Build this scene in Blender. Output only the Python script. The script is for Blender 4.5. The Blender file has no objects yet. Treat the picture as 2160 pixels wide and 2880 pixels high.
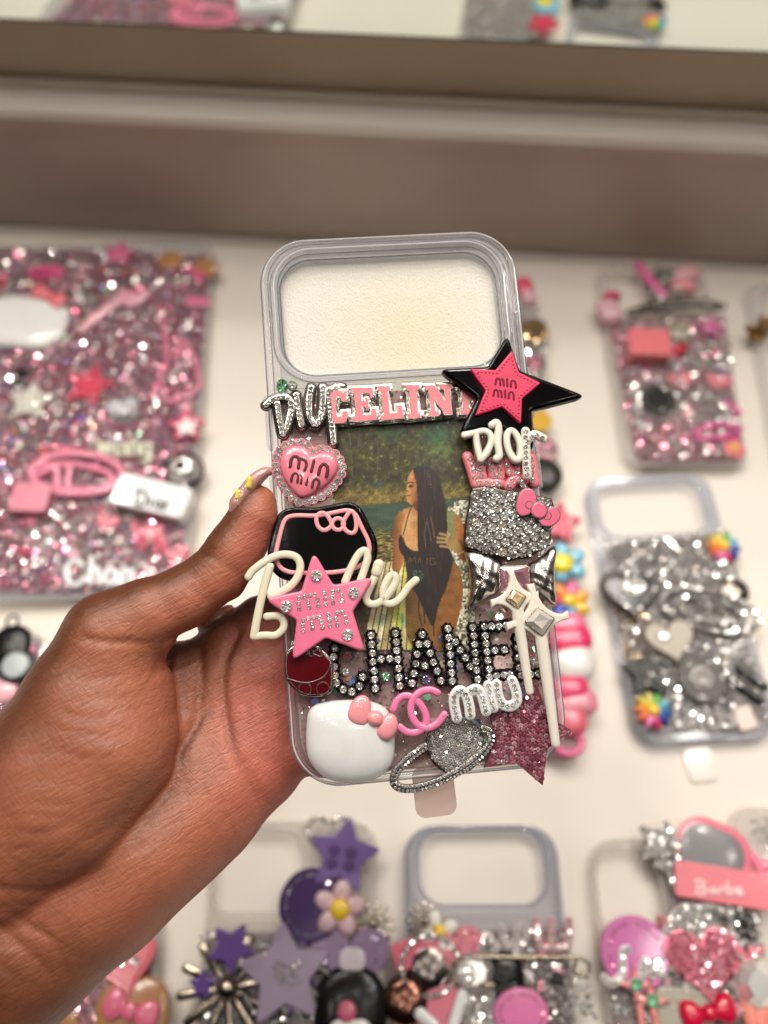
import bpy, math, random
import numpy as np
from mathutils import Matrix, Vector
from mathutils.geometry import tessellate_polygon
rng = np.random.default_rng(7); random.seed(7)
SC = bpy.context.scene; COL = SC.collection
# ------------------------------------------------------------------ camera, light, exposure
PITCH = math.radians(63); FPX = 2300.0; CAMH = 435.0           # millimetres / full-size pixels
cam = bpy.data.cameras.new('camera'); cam.sensor_fit = 'VERTICAL'; cam.sensor_height = 36; cam.lens = 36*FPX/2880
cam.clip_start = 0.01; cam.clip_end = 30
cam.dof.use_dof = True; cam.dof.focus_distance = 0.238; cam.dof.aperture_fstop = 5.9
co = bpy.data.objects.new('camera', cam); COL.objects.link(co)
co.location = (0, 0, CAMH/1000); co.rotation_euler = (math.radians(90)-PITCH, 0, 0); SC.camera = co
world = bpy.data.worlds.new('World'); SC.world = world; world.use_nodes = True
wn = world.node_tree.nodes; wl = world.node_tree.links
bg = wn['Background']; tcw = wn.new('ShaderNodeTexCoord'); nz = wn.new('ShaderNodeTexNoise'); nz.inputs['Scale'].default_value = 5.0
nz.inputs['Detail'].default_value = 2
cr = wn.new('ShaderNodeValToRGB'); cr.color_ramp.elements[0].position = .44; cr.color_ramp.elements[0].color = (.13, .115, .10, 1)
cr.color_ramp.elements[1].position = .58; cr.color_ramp.elements[1].color = (1.0, .92, .84, 1)
wl.new(tcw.outputs['Generated'], nz.inputs['Vector']); wl.new(nz.outputs['Fac'], cr.inputs['Fac']); sx_ = wn.new('ShaderNodeSeparateXYZ'); wl.new(tcw.outputs['Generated'], sx_.inputs['Vector']); mrw = wn.new('ShaderNodeMapRange'); mrw.inputs['From Min'].default_value = -.45; mrw.inputs['From Max'].default_value = .55; mrw.inputs['To Min'].default_value = .06
wl.new(sx_.outputs['Y'], mrw.inputs['Value']); vmw = wn.new('ShaderNodeVectorMath'); vmw.operation = 'SCALE'; wl.new(cr.outputs['Color'], vmw.inputs[0]); wl.new(mrw.outputs['Result'], vmw.inputs['Scale']); wl.new(vmw.outputs['Vector'], bg.inputs['Color'])
bg.inputs['Strength'].default_value = 0.62
def area(name, loc, tgt, sx, sy, power, col=(1, .93, .84)):
    l = bpy.data.lights.new(name, 'AREA'); l.shape = 'RECTANGLE' if sx != sy else 'DISK'; l.size = sx; l.size_y = sy
    l.energy = power; l.color = col
    o = bpy.data.objects.new(name, l); COL.objects.link(o); o.location = loc
    o.rotation_euler = (Vector(tgt)-Vector(loc)).to_track_quat('-Z', 'Y').to_euler(); return o
area('ceiling_lamp', (0, .56, 1.15), (0, .3, 0), 1.0, .25, 5.5)
for i in range(28):
    a = i*2.4; r = .18+.95*math.sqrt((i+.5)/28); x, y = r*math.cos(a), .62+r*math.sin(a)
    area('spot_lamp', (x, y, 1.75+.05*(i % 4)), (0, .15, .1), .085, .085, 3.3 if y > .35 else .8, (1, .94, .86))
SC.view_settings.view_transform = 'Standard'; SC.view_settings.look = 'None'; SC.view_settings.gamma = 1
SC.view_settings.exposure = -0.38
SC.render.engine = 'CYCLES'
SC.cycles.max_bounces = 10; SC.cycles.transparent_max_bounces = 24; SC.cycles.caustics_reflective = False; SC.cycles.sample_clamp_indirect = 6
# ------------------------------------------------------------------ projection helpers (mm)
CP = np.array([0, 0, CAMH]); FW = np.array([0, math.cos(PITCH), -math.sin(PITCH)]); RT = np.array([1., 0, 0]); DN = np.array([0, -math.sin(PITCH), -math.cos(PITCH)])
class Fr:
    """a thing's own frame in mm: origin O, axes = columns of M"""
    def __init__(s, O, M): s.O = np.array(O, float); s.M = np.array(M, float)
    def L(s, px, py, z=0):
        d = FW+(px-1080)/FPX*RT+(py-1440)/FPX*DN
        dl = s.M.T@d; cl = s.M.T@(CP-s.O); t = (z-cl[2])/dl[2]; p = cl+dl*t
        return p
    def pts(s, P, z=0): return np.array([s.L(p[0], p[1], z) for p in P])
    def empty(s, name):
        o = bpy.data.objects.new(name, None); o.empty_display_size = .01; COL.objects.link(o)
        m = Matrix([[*s.M[0], s.O[0]/1000], [*s.M[1], s.O[1]/1000], [*s.M[2], s.O[2]/1000], [0, 0, 0, 1]]); o.matrix_world = m; return o
def tag(o, label=None, cat=None, group=None, kind=None):
    if label: o['label'] = label
    if cat: o['category'] = cat
    if group: o['group'] = group
    if kind: o['kind'] = kind
    return o
# ------------------------------------------------------------------ materials
def lin(c):
    c = np.array(c, float)/255; return tuple(np.where(c <= .04045, c/12.92, ((c+.055)/1.055)**2.4))+(1,)
_M = {}
def mat(key):
    m = bpy.data.materials.new(key); m.use_nodes = True; return m, m.node_tree.nodes, m.node_tree.links, m.node_tree.nodes['Principled BSDF']
def bump(n, l, b, scale, strength, dist=.0003, detail=3, coord='Object', stretch=None):
    tc = n.new('ShaderNodeTexCoord'); nt = n.new('ShaderNodeTexNoise'); nt.inputs['Scale'].default_value = scale; nt.inputs['Detail'].default_value = detail
    bp = n.new('ShaderNodeBump'); bp.inputs['Strength'].default_value = strength; bp.inputs['Distance'].default_value = dist
    src = tc.outputs[coord]
    if stretch:
        mp = n.new('ShaderNodeMapping'); mp.inputs['Scale'].default_value = stretch; l.new(src, mp.inputs['Vector']); src = mp.outputs['Vector']
    l.new(src, nt.inputs['Vector']); l.new(nt.outputs['Fac'], bp.inputs['Height']); l.new(bp.outputs['Normal'], b.inputs['Normal']); return bp, nt
def plastic(rgb, rough=.28, coat=.4):
    k = ('pl', rgb, rough, coat)
    if k in _M: return _M[k]
    m, n, l, b = mat('plastic'); b.inputs['Roughness'].default_value = rough
    if sum(rgb) < 250 and coat < 1: coat *= .2; b.inputs['Specular IOR Level'].default_value = .3
    b.inputs['Coat Weight'].default_value = coat; b.inputs['Coat Roughness'].default_value = .08
    tc = n.new('ShaderNodeTexCoord'); nt = n.new('ShaderNodeTexNoise'); nt.inputs['Scale'].default_value = 260; nt.inputs['Detail'].default_value = 3
    mx = n.new('ShaderNodeMix'); mx.data_type = 'RGBA'; c = lin(rgb); mx.inputs[6].default_value = tuple(v*.86 for v in c[:3])+(1,); mx.inputs[7].default_value = c
    l.new(tc.outputs['Object'], nt.inputs['Vector']); l.new(nt.outputs['Fac'], mx.inputs[0]); l.new(mx.outputs[2], b.inputs['Base Color'])
    bump(n, l, b, 420, .12, .0002)
    _M[k] = m; return m
def metal(rgb=(200, 195, 188), rough=.16, bumpy=.1):
    k = ('me', rgb, rough, bumpy)
    if k in _M: return _M[k]
    m, n, l, b = mat('metal'); b.inputs['Base Color'].default_value = lin(rgb); b.inputs['Metallic'].default_value = 1; b.inputs['Roughness'].default_value = rough
    bump(n, l, b, 300, bumpy, .0004); _M[k] = m; return m
def stone(kind='clear'):
    k = ('st', kind); kind0 = kind; kind = kind.replace('near_', '')
    if k in _M: return _M[k]
    m, n, l, b = mat('crystal_'+kind); g = n.new('ShaderNodeNewGeometry'); r = n.new('ShaderNodeValToRGB'); r.color_ramp.interpolation = 'CONSTANT'
    P = {'clear': [(0, (228, 225, 222)), (.5, (248, 246, 243)), (.8, (200, 196, 192)), (.93, (240, 228, 215))],
         'pink': [(0, (215, 140, 158)), (.35, (238, 172, 186)), (.65, (185, 110, 130)), (.85, (245, 215, 222))],
         'mixpink': [(0, (232, 130, 162)), (.25, (228, 218, 216)), (.5, (244, 172, 194)), (.66, (180, 150, 156)), (.8, (214, 84, 124)), (.88, (248, 236, 238)), (.95, (140, 140, 225))],
         'iris': [(0, (150, 170, 235)), (.25, (235, 180, 150)), (.45, (170, 225, 190)), (.65, (225, 160, 220)), (.85, (235, 230, 225))],
         'grey': [(0, (188, 184, 180)), (.5, (222, 218, 214)), (.8, (150, 146, 142))],
         'lilac': [(0, (200, 190, 205)), (.5, (150, 135, 165)), (.8, (225, 215, 225))],
         'gold': [(0, (175, 140, 90)), (.5, (205, 175, 130)), (.8, (120, 92, 60))]}[kind]
    e = r.color_ramp.elements
    e[0].position = P[0][0]; e[0].color = lin(P[0][1]); e[1].position = P[1][0]; e[1].color = lin(P[1][1])
    for p, c in P[2:]: q = e.new(p); q.color = lin(c)
    l.new(g.outputs['Random Per Island'], r.inputs['Fac']); l.new(r.outputs['Color'], b.inputs['Base Color'])
    b.inputs['Metallic'].default_value = .72; b.inputs['Roughness'].default_value = .045
    if kind0 == kind: rr = n.new('ShaderNodeMapRange'); mq = n.new('ShaderNodeMath'); mq.operation = 'MULTIPLY'; mq.inputs[1].default_value = 37.7; mf = n.new('ShaderNodeMath'); mf.operation = 'FRACT'; l.new(g.outputs['Random Per Island'], mq.inputs[0]); l.new(mq.outputs[0], mf.inputs[0]); rr.inputs['To Min'].default_value = .03; rr.inputs['To Max'].default_value = .17; l.new(mf.outputs[0], rr.inputs['Value']); l.new(rr.outputs['Result'], b.inputs['Roughness'])
    if kind0 != kind: b.inputs['Roughness'].default_value = .12; b.inputs['Metallic'].default_value = .8
    _M[k] = m; return m
def clear(tint=(250, 250, 251), alpha=.2, rough=.06, frost=(215, 215, 222)):
    k = ('cl', tint, alpha, rough, frost)
    if k in _M: return _M[k]
    m, n, l, b = mat('clear_plastic'); out = n['Material Output']
    tr = n.new('ShaderNodeBsdfTransparent'); tr.inputs['Color'].default_value = lin(tint)
    b.inputs['Base Color'].default_value = lin(frost); b.inputs['Roughness'].default_value = rough; b.inputs['Coat Weight'].default_value = .5
    lw = n.new('ShaderNodeLayerWeight'); lw.inputs['Blend'].default_value = .35
    mr = n.new('ShaderNodeMapRange'); mr.inputs['To Min'].default_value = alpha; mr.inputs['To Max'].default_value = min(1, alpha+.2)
    ms = n.new('ShaderNodeMixShader'); l.new(lw.outputs['Facing'], mr.inputs['Value']); l.new(mr.outputs['Result'], ms.inputs[0])
    l.new(tr.outputs[0], ms.inputs[1]); l.new(b.outputs[0], ms.inputs[2]); l.new(ms.outputs[0], out.inputs['Surface'])
    bump(n, l, b, 60, .1, .0004); _M[k] = m; return m
def glass(tint=(244, 246, 250), rough=.02):
    k = ('gl', tint, rough)
    if k in _M: return _M[k]
    m, n, l, b = mat('glass_clear'); b.inputs['Base Color'].default_value = lin(tint); b.inputs['Transmission Weight'].default_value = 1
    b.inputs['Roughness'].default_value = rough; b.inputs['IOR'].default_value = 1.42
    out = n['Material Output']; tr = n.new('ShaderNodeBsdfTransparent'); tr.inputs['Color'].default_value = lin((246, 247, 250)); ms = n.new('ShaderNodeMixShader'); ms.inputs[0].default_value = .3
    l.new(tr.outputs[0], ms.inputs[1]); l.new(b.outputs[0], ms.inputs[2]); l.new(ms.outputs[0], out.inputs['Surface']); bump(n, l, b, 80, .2, .0006); _M[k] = m; return m
def surf(key, rgb, rough, scale, var=.06, bscale=300, bstr=.15, coat=0, bdist=.0004):
    if key in _M: return _M[key]
    m, n, l, b = mat(key); b.inputs['Roughness'].default_value = rough; b.inputs['Coat Weight'].default_value = coat; b.inputs['Coat Roughness'].default_value = .15
    tc = n.new('ShaderNodeTexCoord'); nt = n.new('ShaderNodeTexNoise'); nt.inputs['Scale'].default_value = scale; nt.inputs['Detail'].default_value = 5
    mx = n.new('ShaderNodeMix'); mx.data_type = 'RGBA'; c = lin(rgb); mx.inputs[6].default_value = tuple(v*(1-var*2) for v in c[:3])+(1,); mx.inputs[7].default_value = tuple(min(1, v*(1+var)) for v in c[:3])+(1,)
    l.new(tc.outputs['Object'], nt.inputs['Vector']); l.new(nt.outputs['Fac'], mx.inputs[0]); l.new(mx.outputs[2], b.inputs['Base Color'])
    bump(n, l, b, bscale, bstr, bdist); _M[key] = m; return m
def vcol(key, rough=.3, coat=.3, bstr=0, sss=0):
    m, n, l, b = mat(key); a = n.new('ShaderNodeAttribute'); a.attribute_name = 'Col'; l.new(a.outputs['Color'], b.inputs['Base Color'])
    b.inputs['Roughness'].default_value = rough; b.inputs['Coat Weight'].default_value = coat; b.inputs['Coat Roughness'].default_value = .12
    return m, n, l, b
# ------------------------------------------------------------------ mesh collecting
class MB:
    def __init__(s): s.v = []; s.f = []; s.c = []; s.n = 0
    def add(s, V, F, col=None):
        V = np.asarray(V, float); s.v.append(V); o = s.n
        s.f.extend([tuple(int(i)+o for i in f) for f in F]); s.n += len(V)
        if col is not None: s.c.append(np.tile(np.array(lin(col)), (len(V), 1)) if np.ndim(col) == 1 else col)
    def build(s, name, m, par=None, smooth=True, angle=38, kind=None, label=None):
        me = bpy.data.meshes.new(name); V = np.concatenate(s.v)/1000 if s.v else np.zeros((0, 3))
        me.from_pydata(V.tolist(), [], s.f); me.update()
        if s.c:
            a = me.color_attributes.new('Col', 'FLOAT_COLOR', 'POINT'); a.data.foreach_set('color', np.concatenate(s.c).astype(np.float32).ravel())
        if smooth:
            me.polygons.foreach_set('use_smooth', [not m.name.startswith('crystal')]*len(me.polygons))
            if angle and not m.name.startswith('crystal'): me.set_sharp_from_angle(angle=math.radians(angle))
        me.materials.append(m)
        o = bpy.data.objects.new(name, me); COL.objects.link(o)
        if par is not None: o.parent = par
        if kind: o['kind'] = kind
        if label: o['label'] = label
        return o
def area2(P): x, y = P[:, 0], P[:, 1]; return .5*np.sum(x*np.roll(y, -1)-np.roll(x, -1)*y)
def ccw(P): P = np.array(P, float)[:, :2]; return P if area2(P) > 0 else P[::-1].copy()
def inset(P, d):
    """offset a ccw polygon inward by d along mitred normals"""
    a = np.roll(P, 1, 0); b = np.roll(P, -1, 0)
    def nrm(e): L = np.linalg.norm(e, axis=1, keepdims=True)+1e-9; e = e/L; return np.stack([-e[:, 1], e[:, 0]], 1)
    n1 = nrm(P-a); n2 = nrm(b-P); m = n1+n2; L = np.linalg.norm(m, axis=1, keepdims=True)+1e-9; m /= L
    c = np.clip(np.sum(m*n1, 1, keepdims=True), .45, 1); return P+m*d/c
def chaikin(P, n=2):
    P = np.array(P, float)
    for _ in range(n): Q = np.roll(P, -1, 0); P = np.stack([.75*P+.25*Q, .25*P+.75*Q], 1).reshape(-1, P.shape[1])
    return P
def fillet(P, r, seg=5):
    P = ccw(P); out = []
    N = len(P)
    for i in range(N):
        p, a, b = P[i], P[i-1], P[(i+1) % N]
        u = a-p; v = b-p; lu = np.linalg.norm(u); lv = np.linalg.norm(v); u /= lu; v /= lv
        ang = math.acos(np.clip(u@v, -1, 1)); d = min(r*.5/max(math.tan(ang/2), .05), lu*.45, lv*.45); s = p+u*d; e = p+v*d
        for k in range(seg+1):
            t = k/seg; out.append((1-t)**2*s+2*t*(1-t)*p+t*t*e)
    return np.array(out)
def resample(P, n, closed=True):
    P = np.array(P, float); Q = np.vstack([P, P[:1]]) if closed else P
    d = np.r_[0, np.cumsum(np.linalg.norm(np.diff(Q, axis=0), axis=1))]; t = np.linspace(0, d[-1], n+1)[:-1] if closed else np.linspace(0, d[-1], n)
    return np.stack([np.interp(t, d, Q[:, k]) for k in range(Q.shape[1])], 1)
def smoothline(P, n=40):
    P = np.array(P, float); k = len(P)
    if k < 3: return resample(P, n, False)
    Q = np.vstack([2*P[0]-P[1], P, 2*P[-1]-P[-2]]); out = []
    per = max(2, n//(k-1))
    for i in range(1, k):
        p0, p1, p2, p3 = Q[i-1], Q[i], Q[i+1], Q[i+2]
        for j in range(per):
            t = j/per; out.append(.5*((2*p1)+(-p0+p2)*t+(2*p0-5*p1+4*p2-p3)*t*t+(-p0+3*p1-3*p2+p3)*t**3))
    out.append(P[-1]); return np.array(out)
def captri(V, idx, up):
    idx = list(idx); out = []
    for t in tessellate_polygon([[Vector((V[i][0], V[i][1], 0)) for i in idx]]):
        a, b, c = [idx[k] for k in t]; ar = (V[b][0]-V[a][0])*(V[c][1]-V[a][1])-(V[b][1]-V[a][1])*(V[c][0]-V[a][0])
        if abs(ar) < 1e-9: continue
        out.append((a, b, c) if (ar > 0) == up else (a, c, b))
    return out
def slab(mb, P, z0, z1, bev=.4, seg=3, col=None, crown=0):
    P = ccw(P); n = len(P); rings = [(P, z0)]
    bev = min(bev, (z1-z0)*.9)
    for k in range(seg+1):
        a = k/seg*math.pi/2; rings.append((inset(P, bev*(1-math.cos(a))), z1-bev+bev*math.sin(a)))
    rings.append((inset(P, bev+min(.15, bev*.3)), z1))
    V = np.vstack([np.c_[r, np.full(n, z)] for r, z in rings]); F = []
    for k in range(len(rings)-1):
        for i in range(n): j = (i+1) % n; F.append((k*n+i, k*n+j, (k+1)*n+j, (k+1)*n+i))
    F += captri(V, range((len(rings)-1)*n, len(rings)*n), True)+captri(V, range(n), False)
    mb.add(V, F, col)
def dome(mb, P, z0, h, k=7, flat=.25, col=None, cen=None, wr=0):
    P = ccw(P); n = len(P); c = P.mean(0) if cen is None else np.array(cen); R = [(P, z0)]
    for i in range(k):
        a = (i/(k))*math.pi/2; s = math.cos(a)**.75; zz = z0+h*(flat+(1-flat)*math.sin(a)); R.append((c+(P-c)*s, zz))
    V = np.vstack([np.c_[r, np.full(n, z)] for r, z in R]+[np.array([[c[0], c[1], z0+h]])])
    if wr: V[n:, 2] += wr*np.sin(V[n:, 0]*1.7+V[n:, 1]*.6)*np.sin(V[n:, 1]*1.3-V[n:, 0]*.5)
    F = []
    for q in range(len(R)-1):
        for i in range(n): j = (i+1) % n; F.append((q*n+i, q*n+j, (q+1)*n+j, (q+1)*n+i))
    o = (len(R)-1)*n
    for i in range(n): F.append((o+i, o+(i+1) % n, len(V)-1))
    F.append(tuple(n-1-i for i in range(n))); mb.add(V, F, col)
def tube(mb, P, rad, flat=1., n=12, col=None, closed=False, power=1.):
    """round-ended tube along P (n x 3) ; flat scales its height (z)"""
    P = np.array(P, float); m = len(P); rad = np.broadcast_to(np.array(rad, float), (m,)).copy()
    T = np.gradient(P, axis=0) if not closed else np.roll(P, -1, 0)-np.roll(P, 1, 0)
    T /= np.linalg.norm(T, axis=1, keepdims=True)+1e-9
    if not closed:
        S = []; rr = []
        for k in range(4, 0, -1): a = k/4*math.pi/2*.98; S.append(P[0]-T[0]*rad[0]*math.sin(a)); rr.append(rad[0]*math.cos(a))
        E_ = []; re = []
        for k in range(1, 5): a = k/4*math.pi/2*.98; E_.append(P[-1]+T[-1]*rad[-1]*math.sin(a)); re.append(rad[-1]*math.cos(a))
        P = np.vstack([S, P, E_]); rad = np.r_[rr, rad, re]; T = np.vstack([np.tile(T[0], (4, 1)), T, np.tile(T[-1], (4, 1))]); m = len(P)
    Zv = np.array([0, 0, 1.]); N1 = np.cross(Zv, T); N1 /= np.linalg.norm(N1, axis=1, keepdims=True)+1e-9; N2 = np.cross(T, N1)
    a = np.arange(n)/n*2*math.pi; ca, sa = np.cos(a), np.sin(a)
    if power != 1: ca = np.sign(ca)*abs(ca)**power; sa = np.sign(sa)*abs(sa)**power
    V = P[:, None, :]+rad[:, None, None]*(ca[None, :, None]*N1[:, None, :]+flat*sa[None, :, None]*N2[:, None, :])
    V = V.reshape(-1, 3); F = []
    for k in range(m if closed else m-1):
        k2 = (k+1) % m
        for i in range(n): j = (i+1) % n; F.append((k*n+i, k*n+j, k2*n+j, k2*n+i))
    if not closed: F.append(tuple(n-1-i for i in range(n))); F.append(tuple((m-1)*n+i for i in range(n)))
    mb.add(V, F, col)
def sphere(mb, c, r, sq=1, col=None, seg=12, rg=8):
    V = []; F = []
    for i in range(rg+1):
        t = math.pi*i/rg
        for j in range(seg): p = 2*math.pi*j/seg; V.append((c[0]+r*math.sin(t)*math.cos(p), c[1]+r*math.sin(t)*math.sin(p), c[2]+r*sq*math.cos(t)))
    for i in range(rg):
        for j in range(seg): k = (j+1) % seg; F.append((i*seg+j, (i+1)*seg+j, (i+1)*seg+k, i*seg+k))
    mb.add(V, F, col)
# stones
def _tmpl_big():
    V = []; n = 12
    for R, z, o in ((1, -.25, 0), (1, .0, 0), (.8, .3, .5), ): V += [(R*math.cos((i+o)*2*math.pi/n), R*math.sin((i+o)*2*math.pi/n), z) for i in range(n)]
    V += [((.52 if i % 2 else .58)*math.cos((i)*2*math.pi/n), (.52 if i % 2 else .58)*math.sin(i*2*math.pi/n), .42 if i % 2 else .2) for i in range(n)]
    V.append((0, 0, .12)); F = []
    for i in range(n):
        j = (i+1) % n; F.append((i, j, n+j, n+i)); F.append((n+i, n+j, 2*n+i)); F.append((n+j, 2*n+j, 2*n+i))
        F.append((2*n+i, 2*n+j, 3*n+j)); F.append((2*n+i, 3*n+j, 3*n+i)); F.append((3*n+i, 3*n+j, 4*n))
    return np.array(V), F
def _tmpl_small():
    V = []; n = 8
    for R, z, o in ((1, -.2, 0), (1, .05, 0), (.66, .42, .5)): V += [(R*math.cos((i+o)*2*math.pi/n), R*math.sin((i+o)*2*math.pi/n), z) for i in range(n)]
    F = [tuple(range(2*n, 3*n))]
    for i in range(n):
        j = (i+1) % n; F += [(i, j, n+j, n+i), (n+i, n+j, 2*n+i), (n+j, 2*n+j, 2*n+i)]
    return np.array(V), F
TB = _tmpl_big(); TS = _tmpl_small()
def stones(mb, P, r, big=False, tilt=.12):
    Tv, Tf = TB if big else TS; P = np.atleast_2d(P); r = np.broadcast_to(r, (len(P),))
    for p, rr in zip(P, r):
        a = rng.uniform(0, 6.28); tx, ty = rng.normal(0, tilt, 2); ca, sa = math.cos(a), math.sin(a)
        V = Tv*rr; V = np.c_[V[:, 0]*ca-V[:, 1]*sa, V[:, 0]*sa+V[:, 1]*ca, V[:, 2]]; V[:, 2] += V[:, 0]*tx+V[:, 1]*ty
        mb.add(V+np.array(p), Tf)
def inpoly(P, poly):
    x, y = P[:, 0], P[:, 1]; c = np.zeros(len(P), bool); a = poly; b = np.roll(poly, -1, 0)
    for (x1, y1), (x2, y2) in zip(a[:, :2], b[:, :2]):
        if y1 == y2: continue
        m = ((y1 > y) != (y2 > y)) & (x < (x2-x1)*(y-y1)/(y2-y1)+x1); c ^= m
    return c
def hexfill(poly, sp, rot=0, jit=0, margin=0):
    poly = ccw(poly); q = inset(poly, margin) if margin else poly; c = q.mean(0); R = np.abs(q-c).max()*1.5; n = int(R/sp)+2
    g = np.array([((i+.5*(j % 2))*sp, j*sp*.866) for i in range(-n, n) for j in range(-n, n)]); ca, sa = math.cos(rot), math.sin(rot)
    g = np.c_[g[:, 0]*ca-g[:, 1]*sa, g[:, 0]*sa+g[:, 1]*ca]+c
    if jit: g += rng.normal(0, jit, g.shape)
    return g[inpoly(g, q)]
def along(P, sp, closed=False):
    P = np.array(P, float); Q = np.vstack([P, P[:1]]) if closed else P
    L = np.linalg.norm(np.diff(Q, axis=0), axis=1).sum(); n = max(2, int(L/sp)+(0 if closed else 1)); return resample(P, n, closed)
def ell(cx, cy, rx, ry, rot=0, n=36):
    a = np.arange(n)/n*2*math.pi; x = rx*np.cos(a); y = ry*np.sin(a); c, s = math.cos(rot), math.sin(rot); return np.c_[cx+x*c-y*s, cy+x*s+y*c]
def star(cx, cy, R, r, rot=0, n=5): return np.array([(cx+(R if i % 2 == 0 else r)*math.sin(rot+i*math.pi/n), cy+(R if i % 2 == 0 else r)*math.cos(rot+i*math.pi/n)) for i in range(2*n)])
def heart(cx, cy, s, rot=0, n=44):
    t = np.arange(n)/n*2*math.pi; x = s*np.sin(t)**3; y = s*(.81*np.cos(t)-.31*np.cos(2*t)-.125*np.cos(3*t)-.06*np.cos(4*t)); c, q = math.cos(rot), math.sin(rot); return np.c_[cx+x*c-y*q, cy+x*q+y*c]
def rrect(cx, cy, w, h, r, rot=0, seg=8):
    P = np.array([(-w/2, -h/2), (w/2, -h/2), (w/2, h/2), (-w/2, h/2)]); out = []
    for (sx, sy), a0 in zip(((-1, -1), (1, -1), (1, 1), (-1, 1)), (math.pi, 1.5*math.pi, 0, .5*math.pi)):
        for k in range(seg+1): a = a0+k/seg*math.pi/2; out.append((sx*(w/2-r)+r*math.cos(a), sy*(h/2-r)+r*math.sin(a)))
    P = np.array(out); c, s = math.cos(rot), math.sin(rot); return np.c_[cx+P[:, 0]*c-P[:, 1]*s, cy+P[:, 0]*s+P[:, 1]*c]
def sweep(mb, loop, prof):
    """sweep a closed profile [(inward, z)...] along a ccw closed loop"""
    loop = ccw(loop); n = len(loop); k = len(prof); V = np.vstack([np.c_[inset(loop, d), np.full(n, z)] for d, z in prof]); F = []
    for q in range(k):
        q2 = (q+1) % k
        for i in range(n): j = (i+1) % n; F.append((q*n+i, q*n+j, q2*n+j, q2*n+i)[::-1])
    mb.add(V, F)
def ringplate(mb, outer, inner, z0, z1, c):
    """plate between an outer and an inner loop, both star-shaped about c"""
    n = 96; ang = np.arange(n)/n*2*math.pi
    def rad(P):
        P = ccw(P)-c; a = np.arctan2(P[:, 1], P[:, 0]); r = np.linalg.norm(P, axis=1)
        Q = resample(P, 1200); a = np.arctan2(Q[:, 1], Q[:, 0]) % (2*math.pi); r = np.linalg.norm(Q, axis=1); o = np.argsort(a); return np.interp(ang, a[o], r[o], period=2*math.pi)
    ro, ri = rad(outer), rad(inner); u = np.c_[np.cos(ang), np.sin(ang)]; V = []
    for R, z in ((ro, z0), (ro, z1), (ri, z1), (ri, z0)): V.append(np.c_[c+u*R[:, None], np.full(n, z)])
    F = []
    for q in range(4):
        q2 = (q+1) % 4
        for i in range(n): j = (i+1) % n; F.append((q*n+i, q*n+j, q2*n+j, q2*n+i))
    mb.add(np.vstack(V), F)
exec_parts = []
# ------------------------------------------------------------------ the display: table, riser, ledge, wall, mirror
th = math.radians(-4.0); Rw = np.array([[math.cos(th), -math.sin(th), 0], [math.sin(th), math.cos(th), 0], [0, 0, 1]])
W_ = Fr((0, 0, 0), Rw)
def wbox(name, x0, x1, y0, y1, z0, z1, m, bev=1.5, label=None, cat=None, kind='structure'):
    mb = MB(); slab(mb, [(x0, y0), (x1, y0), (x1, y1), (x0, y1)], z0, z1, bev, 4); o = mb.build(name, m); o.rotation_euler = (0, 0, th)
    if kind: o['kind'] = kind
    return o
WHITE = surf('painted_board', (232, 223, 212), .5, 4, .03, 500, .06, 0)
wbox('tabletop', -900, 900, -500, 436, -30, 0, WHITE)
wbox('riser', -900, 900, 436.5, 480, -30, 94, surf('riser_paint', (200, 180, 166), .4, 9, .13, 300, .08, .15), .6)
wbox('ledge', -900, 900, 430, 456, 94.3, 101, surf('ledge_paint', (232, 221, 211), .3, 6, .03, 400, .06, .4), 2.5)
wbox('skirting', -900, 900, 449, 456, 101.3, 104.5, surf('skirting_paint', (214, 198, 180), .35, 8, .05), 1.4)
wbox('wall', -900, 900, 456.5, 500, 101.2, 335, surf('wall_paint', (194, 172, 148), .5, 9, .13), 1)
mr_ = Fr((0, 0, 0), Rw).empty('mirror'); tag(mr_, 'long wall mirror with a greenish glass edge above the white ledge, reflecting the cases', 'mirror')
mb = MB(); slab(mb, [(-880, 448), (880, 448), (880, 455.8), (-880, 455.8)], 145, 330, .8, 3); mb.build('mirror_glass', surf('mirror_edge', (60, 92, 80), .15, 50), mr_)
mm = MB(); mm.add([(-879, 447.8, 146.6), (879, 447.8, 146.6), (879, 447.8, 328.5), (-879, 447.8, 328.5)], [(0, 1, 2, 3)])
mm.build('silvering', metal((225, 232, 226), .015, 0), mr_)
# ------------------------------------------------------------------ the held case
MC = np.array([[.99478516, -.08138013, .06147969], [.09701554, .94100948, -.32417455], [-.0314716, .32844852, .94399741]])
H = Fr((7.427, 115.329, 220.667), MC)
case = H.empty('phone_case')
tag(case, 'clear phone case held in the hand, covered with charms and a printed photograph', 'phone case')
def z1_(x, y): return (680+x/1.6265, 620+y/1.6265)
def z2_(x, y): return (700+x/3.318, 1040+y/3.318)
def z3_(x, y): return (1180+x/3.19, 920+y/3.19)
def z4_(x, y): return (660+x/3.318, 1380+y/3.318)
def z5_(x, y): return (1120+x/3.19, 1340+y/3.19)
def z6_(x, y): return (780+x/3.318, 1740+y/3.318)
def z7_(x, y): return (1120+x/3.19, 1740+y/3.19)
def Q(P, z, zf=None): return np.array([H.L(*(zf(*p) if zf else p), z) for p in P])
CW, CH = 80, 164
RIMG = clear((252, 252, 253), .05, .03, (225, 225, 228)); CLR = clear()
outer = rrect(0, 0, CW, CH, 14.5, 0, 14)
win = Q([(772, 716), (1092, 700), (1404, 690), (1432, 860), (1446, 1036), (1100, 1049), (806, 1062), (786, 890)], 0)[:, :2]
wc = win.mean(0); wa = -math.radians(.6)
WW, WH = 68.5, 38.5
winr = rrect(wc[0]-.6, wc[1]+.2, WW, WH, 10.5, 0, 12)
ybot = wc[1]-WH/2-3.2
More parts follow.
